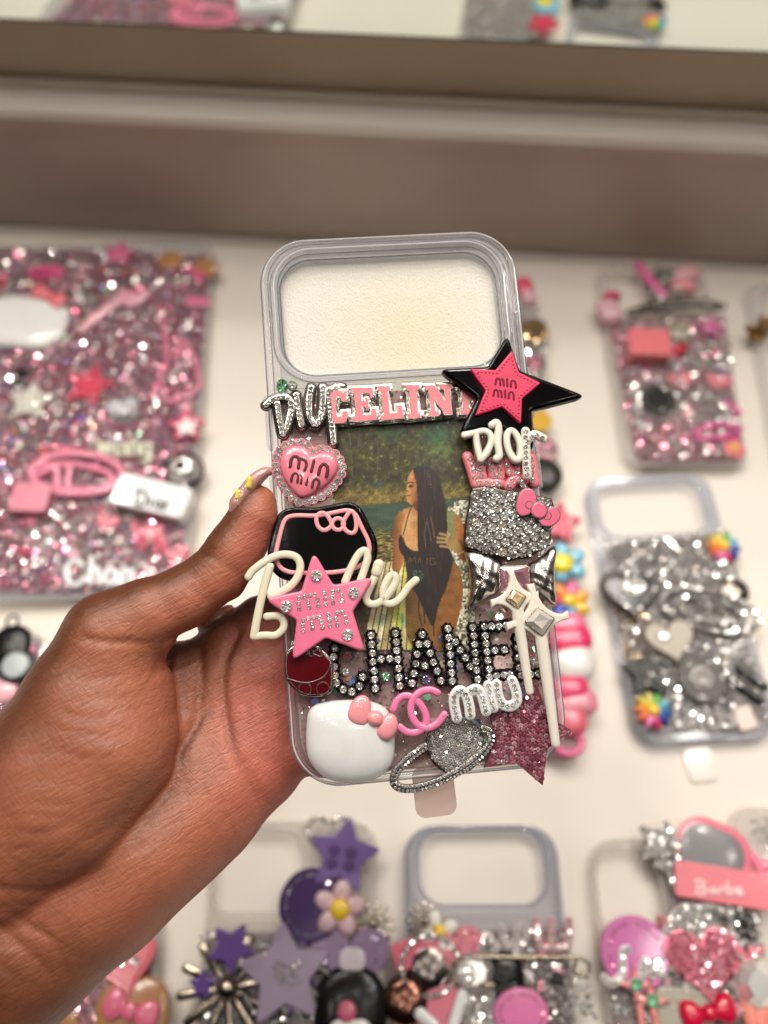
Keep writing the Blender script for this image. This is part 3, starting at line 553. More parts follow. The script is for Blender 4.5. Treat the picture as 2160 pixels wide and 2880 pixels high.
# dark red enamel charm
RC = [(60, 330), (120, 260), (230, 205), (350, 215), (440, 300), (520, 380), (530, 520), (525, 690), (400, 735), (250, 730), (130, 650), (60, 530)]
mb = MB(); slab(mb, chaikin(Q(RC, 5, z6_)[:, :2], 2), 3.2, 5.2, .5, 3); rc_ = mb.build('enamel_charm', metal((165, 150, 145), .25), case, label='dark red enamel charm with silver rim')
mb = MB(); q = inset(ccw(Q(RC, 5.2, z6_)[:, :2]), .8); slab(mb, chaikin(q, 2), 4.6, 5.35, .2, 2); mb.build('enamel', plastic((84, 6, 16), .1, 1), rc_)
mb = MB(); strokes(mb, [[(300, 320), (225, 270), (205, 340), (300, 325)], [(330, 320), (400, 275), (410, 350), (335, 330)], [(90, 560), (260, 600), (430, 545), (500, 420)]], z6_, 5.35, .22, .6, 24)
for c0, rr in (((255, 660), 1.8), ((425, 655), 1.8), ((315, 322), .8)):
    c_ = H.L(*z6_(*c0), 5.35); tube(mb, np.c_[ell(c_[0], c_[1], rr, rr, 0, 24), np.full(24, 5.36)], .2, .6, 8, closed=True)
mb.build('outline', metal((120, 105, 100), .3), rc_)
# white porcelain cushion with pink bow
WP = [(285, 860), (370, 790), (520, 765), (740, 758), (920, 780), (1050, 860), (1095, 1000), (1105, 1200), (1080, 1370), (980, 1480), (800, 1545), (560, 1540), (400, 1470), (290, 1340), (262, 1180), (268, 980)]
mb = MB(); q = chaikin(Q(WP, 4, z6_)[:, :2], 2); dome(mb, q, 1.2, 5.6, 12, .25); wp = mb.build('cushion_charm', PORC, case, label='puffy glossy white cushion charm')
mb = MB()
for P, hh in (([(650, 880), (700, 760), (790, 705), (860, 740), (885, 850), (860, 960), (820, 1015), (720, 1000), (660, 950)], 2.2), ([(930, 1010), (1000, 900), (1080, 880), (1130, 950), (1125, 1050), (1060, 1135), (980, 1140), (920, 1080)], 2.2), ([(830, 900), (900, 850), (980, 880), (1000, 940), (970, 1000), (890, 1005), (840, 970)], 2.9)):
    q = chaikin(Q(P, 6.6, z6_)[:, :2], 2); dome(mb, q, 5.1, hh, 8, .35)
mb.build('bow', BABY, wp)
# black beaded word
CHN = [[(537, 275), (525, 355), (530, 450), (538, 530), (553, 600), (615, 660), (695, 680), (767, 630), (795, 545)], [(875, 157), (880, 240), (888, 322), (893, 403), (903, 487), (908, 568), (915, 650)], [(968, 380), (1050, 375)], [(1103, 137), (1110, 218), (1115, 297), (1125, 380), (1132, 465), (1137, 548), (1145, 628)],
       [(1352, 150), (1322, 240), (1305, 332), (1295, 422), (1275, 512), (1257, 603)], [(1398, 235), (1427, 322), (1458, 408), (1493, 490), (1527, 580)], [(1378, 440)], [(700, 190), (620, 195)]]
CH7 = [[(447, 90), (453, 170), (458, 250), (470, 325), (473, 405), (480, 485), (487, 560)], [(515, 210), (558, 283), (605, 353), (645, 430)], [(670, 80), (680, 155), (687, 232), (692, 308), (698, 385), (706, 463), (715, 545)], [(783, 153), (790, 225), (797, 298), (805, 375), (817, 452), (820, 525)], [(775, 72), (840, 68), (905, 70), (968, 60)], [(870, 285), (955, 280)], [(885, 515), (950, 505), (1005, 500)], [(1070, 180), (1075, 260), (1080, 350), (1090, 440), (1107, 510), (1190, 500), (1260, 495)]]
allp = [H.L(*z6_(*p), 3.8) for s_ in CHN for p in s_]+[H.L(*z7_(*p), 3.8) for s_ in CH7 for p in s_]
mbb = MB(); mbs = MB()
for p in allp:
    sphere(mbb, (p[0], p[1], 2.1), 1.75, .9, seg=14); stones(mbs, (p[0], p[1], 3.62), 1.08, True, .05)
    for k in range(7):
        a = k*.9+rng.uniform(0, .4); sphere(mbb, (p[0]+1.55*math.cos(a), p[1]+1.55*math.sin(a), 2.5+rng.uniform(-.2, .3)), .5, 1, seg=8, rg=5)
for s_, zf in [(s, z6_) for s in CHN]+[(s, z7_) for s in CH7]:
    if len(s_) > 1: tube(mbb, resample(Q(s_, 1.9, zf), 4*len(s_), False), 1.5, .7, 10)
bw_ = mbb.build('beaded_word_charm', BLACK, case, label='black beaded capital letters set with clear rhinestones'); mbs.build('rhinestones', stone('near_clear'), bw_)
# pink interlocked emblem
CC = [[(1085, 842), (1115, 770), (1180, 722), (1260, 735), (1340, 810), (1388, 910), (1375, 1005), (1290, 1062), (1205, 1055), (1145, 1012)], [(1495, 692), (1430, 665), (1345, 678), (1272, 740), (1245, 830), (1265, 930), (1330, 1005), (1410, 1018), (1495, 975), (1558, 892)]]
mb = MB(); strokes(mb, [CC[0]], z6_, 5.2, 1.05, .75, 60, .75); strokes(mb, [CC[1]], z6_, 5.3, 1.05, .75, 60, .75); mb.build('interlocked_emblem', plastic((238, 128, 172), .22, .5), case, label='orchid pink emblem of two interlocked letters')
# white short word with stones
MI = [[(525, 890), (500, 760), (505, 690), (550, 645), (605, 680), (635, 780), (645, 865)], [(650, 650), (705, 632), (745, 680), (770, 760), (788, 832)], [(808, 600), (830, 700), (852, 800)], [(880, 590), (895, 690), (935, 765), (1005, 785), (1060, 740), (1055, 650), (1020, 555)]]
mb = MB(); strokes(mb, MI, z7_, 5.2, 1.55, .5, 40, .6); mw = mb.build('white_word_charm', PORC, case, label='white lower case letters filled with rhinestones')
mb = MB(); stline(mb, MI, z7_, 6.05, 1.42, .7); mb.build('rhinestones', stone('near_clear'), mw)
# pave planet
pc = H.L(1281, 2092, 2.6); mb = MB(); P = ell(pc[0], pc[1], 8.3, 8.5, 0, 48); slab(mb, P, 1, 2.8, .4, 2); pl = mb.build('planet_charm', metal((150, 146, 140), .25), case, label='silver pave planet with ring')
mb = MB(); g = hexfill(P, 1.32, .25, 0, .5); stones(mb, np.c_[g, np.full(len(g), 3.0)], .66, False, .06); mb.build('rhinestones', stone('near_clear'), pl)
rc = H.L(1246, 2133, 3.4); ring = ell(rc[0], rc[1], 15.2, 5.2, math.radians(21), 120)
a = np.arange(120)/120*2*math.pi; hide = (np.sin(a) > .0) & (np.hypot(ring[:, 0]-pc[0], ring[:, 1]-pc[1]) < 8.6); keep = np.where(~hide)[0]; k0 = np.where(np.diff(keep) > 1)[0]
order = np.r_[keep[k0[0]+1:], keep[:k0[0]+1]] if len(k0) else keep
R3 = np.c_[ring[order], np.full(len(order), 3.3)]
mb = MB(); tube(mb, R3, 1.25, .5, 10, power=.7); mb.build('planet_ring', metal((165, 160, 154), .22), pl)
mb = MB(); q = along(R3, 1.04)
T = np.gradient(q, axis=0); T /= np.linalg.norm(T, axis=1)[:, None]; Nn = np.c_[-T[:, 1], T[:, 0], 0*T[:, 0]]
stones(mb, q+[0, 0, .55]+Nn*.55, .5, False, .12); stones(mb, q+[0, 0, .55]-Nn*.55, .5, False, .12); mb.build('ring_rhinestones', stone('near_clear'), pl)
# pink pave star
PP = [(1235, 560), (1345, 870), (1580, 1015), (1345, 1165), (1300, 1500), (1065, 1300), (770, 1340), (880, 1070), (815, 850), (1060, 770)]
P = ccw(Q(PP, 3, z7_)[:, :2]); mb = MB(); slab(mb, P, 1.4, 3, .3, 2); pp = mb.build('pave_star_charm', plastic((120, 60, 72), .3), case, label='pink pave star at the bottom right corner')
mb = MB(); g = hexfill(P, 1.5, .9, 0, .4); stones(mb, np.c_[g, np.full(len(g), 3.15)], .75, False, .08); mb.build('rhinestones', stone('near_pink'), pp)
# sparkle wands
def wand(c0, tips, tail, z, gem, w=1.25):
    c = np.array(c0, float); pts = []; order = [np.array(t, float) for t in tips]
    for i, t in enumerate(order):
        t2 = order[(i+1) % 4]
        for k in range(9):
            u = k/8; m_ = c; pts.append((1-u)**2*t+2*u*(1-u)*(c*.92+.04*(t+t2))+u*u*t2)
    P = Q(pts, z, z5_)[:, :2]; P = ccw(P); cc = H.L(*z5_(*c0), z)[:2]
    mb = MB(); slab(mb, inset(P, -.75), z-1.2, z+.8, .6, 3)
    tl = np.array([H.L(*z5_(*c0), z), H.L(*z5_(*tips[2]), z), H.L(*z7_(*tail), z-.3)]); q = resample(tl, 30, False); tube(mb, q, np.linspace(1.9, w, 30)*np.linspace(1, .95, 30), .7, 12)
    o = mb.build('wand_charm', plastic((236, 228, 212), .25, .5), case, label=('ivory sparkle wand, the shorter left one' if gem == 0 else 'ivory sparkle wand, the longer right one'))
    return o
def kite(P, z, h, m, par, name='crystal'):
    q = ccw(Q(P, z, z5_)[:, :2]); c = q.mean(0); mb = MB(); i1 = c+(q-c)*.55; k = len(q)
    V = np.vstack([np.c_[q, np.full(k, z-.5)], np.c_[q, np.full(k, z+.2)], np.c_[i1, z+h*np.array([1, .7, 1.1, .8][:k])], [[c[0], c[1], z+h*.55]]]); F = []
    for i in range(k): j = (i+1) % k; F += [(i, j, k+j, k+i), (k+i, k+j, 2*k+j, 2*k+i), (2*k+i, 2*k+j, 3*k)]
    mb.add(V, F); 
    b2 = MB(); tube(b2, np.c_[resample(q, 40), np.full(40, z+.1)], .28, .8, 8, closed=True); o = mb.build(name, m, par, smooth=False); b2.build('gem_setting', metal((190, 180, 165), .25), par); return o
w1 = wand((1060, 1095), [(1010, 835), (1255, 1075), (1085, 1330), (830, 1130)], (1180, 655), 6, 0, 1.15)
kite([(1035, 1008), (1142, 1078), (1075, 1188), (968, 1100)], 7.1, 1.1, plastic((206, 184, 140), .12, 1.), w1)
w2 = wand((1262, 1300), [(1195, 965), (1525, 1255), (1300, 1560), (970, 1335)], (1412, 1120), 6.2, 1, 1.35)
kite([(1250, 1175), (1398, 1275), (1290, 1430), (1138, 1305)], 7.5, 1.7, plastic((206, 198, 190), .12, 1.), w2)
# silver bow with square pink gem
mb = MB()
for P in ([(600, 680), (720, 680), (850, 720), (950, 800), (915, 930), (900, 1040), (800, 1090), (700, 1150), (620, 1210), (650, 1050), (660, 900), (630, 780)], [(1160, 800), (1280, 740), (1400, 622), (1428, 670), (1405, 800), (1408, 950), (1425, 1130), (1400, 1160), (1290, 1060), (1180, 1010)]):
    q = Q(P, 4, z5_)[:, :2]; q = q.mean(0)+(q-q.mean(0))*1.07; q = resample(chaikin(q, 1), 60); dome(mb, q, 1.2, 4.6, 14, .3, wr=.25)
sb = mb.build('bow_charm', CHROME, case, angle=60, label='crumpled chrome bow')
kite([(905, 812), (1165, 806), (1188, 1032), (915, 1042)], 5.2, 1.1, stone('near_pink'), sb, 'square_crystal')
# rhinestone cushion with enamel bow
RCu = [(660, 100), (760, 85), (1060, 130), (1380, 195), (1412, 290), (1390, 450), (1365, 620), (1190, 725), (1000, 760), (800, 705), (590, 645), (600, 450)]
P = ccw(Q(RCu, 4.5, z5_)[:, :2]); P = fillet(P, 1.5, 4); mb = MB(); slab(mb, P, 2.2, 4.6, .7, 3); rq = mb.build('pave_cushion_charm', metal((96, 90, 84), .3), case, label='square silver cushion paved with round crystals')
mb = MB(); g = hexfill(P, 2.95, .12, .08, 1.2); stones(mb, np.c_[g, np.full(len(g), 5.0)], 1.38, True, .03)
g2 = hexfill(P, .95, .4, .1, .5); d = np.sqrt(((g2[:, None]-g[None])**2).sum(-1)).min(1); g2 = g2[d > 1.5]; stones(mb, np.c_[g2, np.full(len(g2), 4.75)], .42, False, .2); mb.build('rhinestones', stone('near_clear'), rq)
bo = MB(); be = MB()
for P_ in ([(1048, 260), (1075, 150), (1150, 92), (1225, 130), (1255, 220), (1210, 330), (1110, 368), (1060, 330)], [(1330, 290), (1400, 262), (1460, 325), (1450, 400), (1370, 458), (1290, 450), (1255, 400), (1290, 360)]):
    q = chaikin(Q(P_, 6.6, z5_)[:, :2], 2); slab(be, inset(ccw(q), .18), 5.6, 7.0, .3, 3); slab(bo, q, 5.0, 6.85, .1, 2)
c_ = H.L(*z5_(1262, 305), 7); slab(be, ell(c_[0], c_[1], 2.3, 2.3), 6.6, 7.5, .3, 3); slab(bo, ell(c_[0], c_[1], 2.55, 2.55), 5.6, 7.3, .1, 2)
for cc_ in ((1178, 255), (1338, 352)): c_ = H.L(*z5_(*cc_), 7); tube(bo, np.c_[ell(c_[0], c_[1], 1.15, 1.15, 0, 20), np.full(20, 7.0)], .14, .6, 8, closed=True)
be.build('bow', plastic((228, 108, 138), .2, .6), rq); bo.build('bow_edge', metal((130, 105, 105), .25), rq)
# pink stone set letters beneath
PL = [(452, 1185), (482, 1238), (490, 1290), (495, 1350), (570, 1225), (548, 1283), (550, 1335), (625, 1225), (645, 1280), (660, 1330), (712, 1215), (718, 1275), (712, 1330), (795, 1245), (810, 1305), (865, 1300), (835, 1380), (895, 1370), (810, 1420), (1010, 1255), (1010, 1310), (1018, 1378), (530, 1395), (600, 1400), (650, 1405), (710, 1410), (930, 1420), (770, 1160), (660, 1160), (560, 1165), (900, 1170), (1000, 1190)]
mb = MB(); strokes(mb, [[(430, 1165), (470, 1290), (505, 1410)], [(560, 1180), (545, 1290), (560, 1350)], [(640, 1180), (665, 1350)], [(715, 1180), (715, 1350)], [(790, 1200), (815, 1300), (880, 1310), (900, 1200)], [(1000, 1170), (1030, 1400)], [(520, 1400), (720, 1405)], [(800, 1430), (850, 1370), (930, 1380)]], z3_, 3, 1.7, .8)
slab(mb, Q([(405, 1150), (1015, 1150), (1050, 1450), (480, 1430)], 2, z3_)[:, :2], 1.1, 2.2, .3, 2); pk = mb.build('pink_word_charm', plastic((236, 130, 140), .3, .4), case, label='salmon letters set with rhinestones under the white lettering')
mb = MB(); stones(mb, Q(PL, 4.1, z3_), .98, True, .06); mb.build('rhinestones', stone('near_clear'), pk)
# black star and hot pink star
BS = [(790, 60), (898, 385), (1515, 622), (1008, 752), (1030, 1115), (720, 900), (355, 950), (510, 640), (165, 375), (612, 352)]
mb = MB(); slab(mb, fillet(Q(BS, 6, z3_)[:, :2], 2.4, 6), 3, 6.4, 1.1, 5); bs = mb.build('black_star_charm', BLACK, case, label='large glossy black star overhanging the right edge')
HSx = [(832, 205), (892, 405), (1090, 500), (922, 640), (912, 868), (742, 715), (500, 795), (592, 570), (450, 370), (682, 385)]
P = ccw(Q(HSx, 8, z3_)[:, :2]); mb = MB(); slab(mb, fillet(P, .8, 3), 6.2, 8.1, .35, 3); hs = mb.build('hot_pink_star', HOT, bs)
mb = MB(); q = along(inset(P, .95), 1.15, True)
for p in q: sphere(mb, (p[0], p[1], 8.08), .36, .45, seg=10, rg=6)
mb.build('studs', plastic((190, 22, 66), .35, .3), hs)
SL = [[(680, 515), (690, 465), (708, 460), (722, 480), (724, 520)], [(740, 465), (752, 480), (756, 525)], [(785, 465), (788, 530)], [(818, 535), (822, 490), (838, 480), (858, 490), (864, 545)]]
SL += [[(x-18, y+103) for x, y in s_] for s_ in SL]
mb = MB(); strokes(mb, SL, z3_, 8.1, .33, .5, 16, 1); mb.build('lettering', plastic((120, 10, 36), .5, .1), hs)  # raised strokes; the shade of engraved letters is put into their dark crimson
# white word with stone set last letter
DW = [[(402, 972), (500, 948), (580, 932), (635, 970), (640, 1040), (600, 1130), (550, 1190)], [(505, 960), (518, 1080), (545, 1190)], [(648, 878), (688, 858), (708, 905), (700, 1030), (715, 1150), (688, 1180)]]
mb = MB(); strokes(mb, DW, z3_, 6.4, [1.0, 1.0, 1.15], .8, 40, .8)
c_ = H.L(*z3_(845, 1062), 6.4); tube(mb, np.c_[ell(c_[0], c_[1], 1.9, 4.5, .12, 40), np.full(40, 6.4)], 1.05, .8, 14, closed=True, power=.8)
RW = [[(950, 935), (955, 1100), (965, 1335)], [(970, 1010), (1030, 965), (1110, 1000)]]
strokes(mb, RW, z3_, 6.5, 1.35, .7); dw = mb.build('drip_word_charm', WHITEP, case, label='white drip letters below the black star')
mb = MB(); strokes(mb, DW, z3_, 5.4, 1.35, .6); c2 = H.L(*z3_(845, 1062), 5.4); tube(mb, np.c_[ell(c2[0], c2[1], 1.9, 4.5, .12, 40), np.full(40, 5.4)], 1.35, .6, 12, closed=True); mb.build('letter_edge', metal((190, 185, 175), .3), dw)
mb = MB(); stones(mb, Q([(953, 937), (950, 990), (972, 1030), (952, 1075), (955, 1125), (955, 1170), (955, 1225), (963, 1272), (965, 1322), (1005, 985), (1052, 972), (1100, 993)], 7.35, z3_), .8, True, .05); mb.build('rhinestones', stone('near_clear'), dw)
# loose crystals
for (p, z, r, k) in (((793, 1085), 2.4, 1.9, 'iris'), ((797, 1103), 2.2, 1.3, 'iris'), (z7_(810, 1105), 1.9, 1.6, 'iris'), (z6_(1015, 540), 1.7, 1.4, 'iris'), (z6_(1385, 570), 1.7, 1.5, 'lilac'), (z7_(1180, 300), 1.8, 1.3, 'pink'), (z7_(1220, 390), 1.6, 1.2, 'clear'), (z7_(1110, 650), 3.6, 1.7, 'lilac'), (z6_(650, 350), 1.6, 1.5, 'pink'), (z6_(640, 500), 1.6, 1.2, 'clear')):
    mb = MB(); stones(mb, H.L(*p, z), r, True, .35); mb.build('loose_crystal', stone(k), case)
# hanging tab at the bottom
mb = MB(); c_ = H.L(1222, 2225, -8); slab(mb, rrect(c_[0], c_[1], 12.2, 14.5, 3, .03), -8.6, -7.9, .2, 2); mb.build('strap_tab', clear((246, 234, 230), .4, .15, (232, 212, 206)), case)
# ------------------------------------------------------------------ the hand: one implicit surface, meshed with surface nets
def hand_mesh():
    h = .85; lo = np.array([-152., -185., -52.]); hi = np.array([56., 44., 44.]); n = ((hi-lo)/h).astype(int)
    ax = [lo[i]+h*np.arange(n[i]) for i in range(3)]
    Gx, Gy, Gz = np.meshgrid(*[a.astype(np.float32) for a in ax], indexing='ij')
    def cone(a, b, ra, rb, zs=1.):
        a = np.array(a); b = np.array(b); v = (b-a)*[1, 1, 1/zs]; vv = v@v
        px, py, pz = Gx-a[0], Gy-a[1], (Gz-a[2])/zs
        t = np.clip((px*v[0]+py*v[1]+pz*v[2])/vv, 0, 1)
        return np.sqrt((px-t*v[0])**2+(py-t*v[1])**2+(pz-t*v[2])**2)-(ra+(rb-ra)*t)
    def sm(a, b, k): q = np.clip(.5+.5*(b-a)/k, 0, 1); return b*(1-q)+a*q-k*q*(1-q)
    def chain(pts, k, zs=1.):
        d = None
        for p, q in zip(pts[:-1], pts[1:]):
            e = cone(H.L(p[0], p[1], p[2]), H.L(q[0], q[1], q[2]), p[3], q[3], zs); d = e if d is None else sm(d, e, k)
        return d
    thumb = chain([(726, 1412, 0, 5.0), (714, 1450, 0, 6.5), (682, 1515, -1, 7.4), (650, 1560, -1, 7.7), (606, 1624, -2, 8.5), (520, 1686, -2, 9.2), (410, 1735, -1, 10.4), (310, 1796, -1, 12.6)], 3)
    thenar = chain([(310, 1796, -2, 12.5), (228, 1960, -2, 14.5), (120, 2150, -3, 17), (-40, 2400, -5, 20), (-160, 2560, -6, 22)], 6)
    ball = chain([(340, 1950, -5, 15), (300, 2100, -3, 18), (190, 2260, -3, 19), (60, 2400, -6, 18)], 8)
    thenar = sm(thenar, ball, 8); A = sm(thumb, thenar, 5)
    palm = chain([(640, 1800, -25, 10.5), (640, 1930, -27, 13), (660, 2100, -25, 14), (640, 2190, -23, 14.5), (560, 2280, -20, 15.5), (440, 2370, -17, 17), (290, 2500, -14, 18), (80, 2668, -12, 19), (-80, 2820, -12, 20), (-400, 3180, -12, 24)], 8, 1.0)
    palm2 = chain([(740, 1750, -24, 8.5), (760, 1880, -26, 12), (775, 2040, -26, 13), (765, 2150, -23, 9.8)], 7)
    fill = chain([(470, 1930, -24, 14), (480, 2120, -24, 16), (300, 2330, -20, 18), (80, 2520, -16, 20), (-250, 2850, -14, 28)], 10)
    Bp = sm(sm(palm, palm2, 8), fill, 8)
    heel = chain([(560, 2230, -14, 7), (400, 2400, -8, 11), (230, 2520, -6, 11)], 8); Bp = sm(Bp, heel, 9)
    fore = chain([(-120, 2640, -10, 24), (-500, 3150, -6, 28)], 10); Bp = sm(Bp, fore, 10)
    for F_ in ([(735, 1765, -22, 8.5), (900, 1700, -21.5, 8.7), (1010, 1640, -21, 8.5), (1180, 1580, -20, 7.5), (1270, 1570, -19.5, 6.6)],
               [(770, 1880, -22, 9), (960, 1840, -21.8, 9.2), (1140, 1800, -21, 8.7), (1330, 1770, -20, 7.3)], [(780, 2000, -22, 8.8), (960, 1980, -21.5, 8.8), (1120, 1960, -21, 8.2), (1290, 1940, -20, 7)],
               [(780, 2110, -21, 7.6), (920, 2110, -20, 7.4), (1050, 2105, -19.5, 7), (1170, 2090, -18.5, 6)]):
        Bp = sm(Bp, chain(F_, 3), 3)
    S = sm(A, Bp, 1.6)
    # creases carved into the front
    def crease(P, w, d, z0=-40):
        pts = []
        for p in smoothline(np.array(P, float), 24): pts.append(H.L(p[0], p[1], -6)[:2])
        pts = np.array(pts); m = np.full(Gx.shape[:2], 1e3, np.float32); X2, Y2 = Gx[:, :, 0], Gy[:, :, 0]
        for a, b in zip(pts[:-1], pts[1:]):
            v = b-a; t = np.clip(((X2-a[0])*v[0]+(Y2-a[1])*v[1])/(v@v+1e-9), 0, 1); m = np.minimum(m, np.hypot(X2-a[0]-t*v[0], Y2-a[1]-t*v[1]))
        e = np.minimum(1, np.minimum(np.hypot(X2-pts[0, 0], Y2-pts[0, 1]), np.hypot(X2-pts[-1, 0], Y2-pts[-1, 1]))/6)
        D2[:] += d*e*np.exp(-(m/w)**2)
    D2 = np.zeros(Gx.shape[:2], np.float32)
    for P, w, d in CREASES+FINE: crease(P, w, d)
    S = S+D2[:, :, None]*(Gz > -40)
    # naive surface nets
    s = S < 0; c = np.zeros(tuple(np.array(s.shape)-1), np.int8)
    for dx in (0, 1):
        for dy in (0, 1):
            for dz in (0, 1): c += s[dx:s.shape[0]-1+dx, dy:s.shape[1]-1+dy, dz:s.shape[2]-1+dz]
    act = (c > 0) & (c < 8); idx = -np.ones(act.shape, np.int64); I = np.argwhere(act); idx[act] = np.arange(len(I))
    acc = np.zeros((len(I), 3)); cnt = np.zeros(len(I))
    cor = [(a, b, d) for a in (0, 1) for b in (0, 1) for d in (0, 1)]
    for a in cor:
        for ax_ in range(3):
            if a[ax_]: continue
            b = list(a); b[ax_] = 1
            va = S[I[:, 0]+a[0], I[:, 1]+a[1], I[:, 2]+a[2]]; vb = S[I[:, 0]+b[0], I[:, 1]+b[1], I[:, 2]+b[2]]; m = (va < 0) != (vb < 0)
            t = np.where(m, va/(va-vb+1e-12), 0); p = np.array(a, float)[None]+t[:, None]*np.eye(3)[ax_]; acc[m] += p[m]; cnt[m] += 1
    V = lo+h*(I+acc/cnt[:, None]); Fs = []
    for ax_ in range(3):
        u, w = [(1, 2), (2, 0), (0, 1)][ax_]; sl0 = [slice(1, -1)]*3; sl0[ax_] = slice(0, -1); sl1 = [slice(1, -1)]*3; sl1[ax_] = slice(1, None)
        A0 = s[tuple(sl0)]; A1 = s[tuple(sl1)]; E = np.argwhere(A0 != A1); 
        pos = E.copy(); 
        for k in range(3):
            if k != ax_: pos[:, k] += 1
        sg = A0[tuple(E.T)]
        du = np.eye(3, dtype=int)[u]; dw = np.eye(3, dtype=int)[w]
        q = [idx[tuple((pos-o).T)] for o in (0*du, du, du+dw, dw)]; q = np.stack(q, 1); q = np.where(sg[:, None], q, q[:, ::-1]); Fs.append(q)
    return V, np.concatenate(Fs)
CREASES = [([(244, 1785), (330, 1800), (407, 1803), (455, 1806)], 1.0, .7), ([(455, 1806), (540, 1775), (620, 1722), (690, 1655)], 1.2, 1.3), ([(453, 1810), (460, 1850), (455, 1900), (430, 1935)], .9, .8),
           ([(540, 1790), (552, 1860), (553, 1938), (540, 2040), (477, 2139), (380, 2264), (325, 2345)], 1.5, .6), ([(618, 1955), (560, 2020), (470, 2180), (389, 2300), (300, 2390), (187, 2453), (64, 2423), (0, 2375), (-60, 2320)], 1.3, .4),
           ([(678, 1748), (640, 1820), (624, 1868), (618, 1938), (629, 2020), (651, 2112), (694, 2182), (749, 2291)], 1.3, .75), ([(540, 1540), (575, 1556), (620, 1575), (650, 1590)], .8, .7), ([(560, 1520), (600, 1545), (640, 1560)], .7, .45), ([(640, 1590), (665, 1608), (692, 1640)], .8, .5), ([(590, 1500), (640, 1530)], .6, .3),
           ([(0, 2480), (80, 2570), (150, 2640), (200, 2740)], 1., .5), ([(60, 2440), (110, 2530), (200, 2600), (230, 2650)], .8, .35), ([(0, 2540), (60, 2640), (120, 2700)], .9, .4), ([(480, 1560), (500, 1600)], .6, .35), ([(520, 1540), (545, 1575)], .6, .35),
           ([(110, 2040), (200, 2020), (330, 2040), (430, 2020)], .6, .22), ([(90, 2100), (220, 2080), (350, 2100), (450, 2060)], .6, .22), ([(60, 2180), (180, 2150), (320, 2170)], .6, .2), ([(200, 1870), (300, 1900), (400, 1880)], .6, .22), ([(40, 2260), (170, 2240), (300, 2260)], .6, .2), ([(560, 2120), (580, 2220), (620, 2300)], .6, .2), ([(520, 2140), (530, 2240), (560, 2340)], .6, .18)]
FINE = []
rc2 = np.random.default_rng(5)
for k in range(95):      # fine wrinkles: across the ball of the thumb, along the palm, across the joints
    if k < 45: x = rc2.uniform(10, 480); y = rc2.uniform(1850, 2380); a = rc2.normal(-.12-.0006*(x-200), .25); L_ = rc2.uniform(60, 190)
    elif k < 70: x = rc2.uniform(430, 740); y = rc2.uniform(1900, 2330); a = rc2.choice([1.15, .2, -.9])+rc2.normal(0, .25); L_ = rc2.uniform(50, 150)
    elif k < 85: x = rc2.uniform(0, 200); y = rc2.uniform(2400, 2780); a = .9+rc2.normal(0, .25); L_ = rc2.uniform(60, 180)
    else: x = rc2.uniform(440, 640); y = 2150-x*.9+rc2.uniform(-60, 40); a = .75+rc2.normal(0, .2); L_ = rc2.uniform(40, 90)
    c_, s_ = math.cos(a)*L_/2, math.sin(a)*L_/2; b_ = rc2.normal(0, .12)*L_
    FINE.append(([(x-c_, y-s_), (x-s_*b_/L_, y+c_*b_/L_+b_*.3), (x+c_, y+s_)], rc2.uniform(.6, .85), rc2.uniform(.12, .32)))
HV, HF = hand_mesh()
person = H.empty('person'); tag(person, "left hand and wrist gripping the decorated phone case, long nude thumb nail with yellow flowers", 'person')
m, n, l, b = vcol('skin', .42, .0)
b.inputs['Subsurface Weight'].default_value = .12; b.inputs['Subsurface Radius'].default_value = (1, .35, .2); b.inputs['Subsurface Scale'].default_value = .002; b.inputs['Specular IOR Level'].default_value = .42
tc = n.new('ShaderNodeTexCoord'); prev = None
for rot, sc, st, ds in ((.5, (220, 1300, 500), .5, .00028), (-.75, (260, 1500, 500), .4, .00022), (0, (900, 900, 900), .22, .0002), (.9, (60, 420, 120), .3, .0003)):
    mp = n.new('ShaderNodeMapping'); mp.vector_type = 'TEXTURE'; mp.inputs['Rotation'].default_value = (0, 0, rot); mp.inputs['Scale'].default_value = tuple(1/v for v in sc); nt = n.new('ShaderNodeTexNoise'); nt.inputs['Scale'].default_value = 1; nt.inputs['Detail'].default_value = 3; nt.inputs['Distortion'].default_value = .4
    l.new(tc.outputs['Object'], mp.inputs['Vector']); l.new(mp.outputs['Vector'], nt.inputs['Vector']); bp = n.new('ShaderNodeBump'); bp.inputs['Strength'].default_value = st; bp.inputs['Distance'].default_value = ds
    l.new(nt.outputs['Fac'], bp.inputs['Height']); 
    if prev: l.new(prev.outputs['Normal'], bp.inputs['Normal'])
    prev = bp
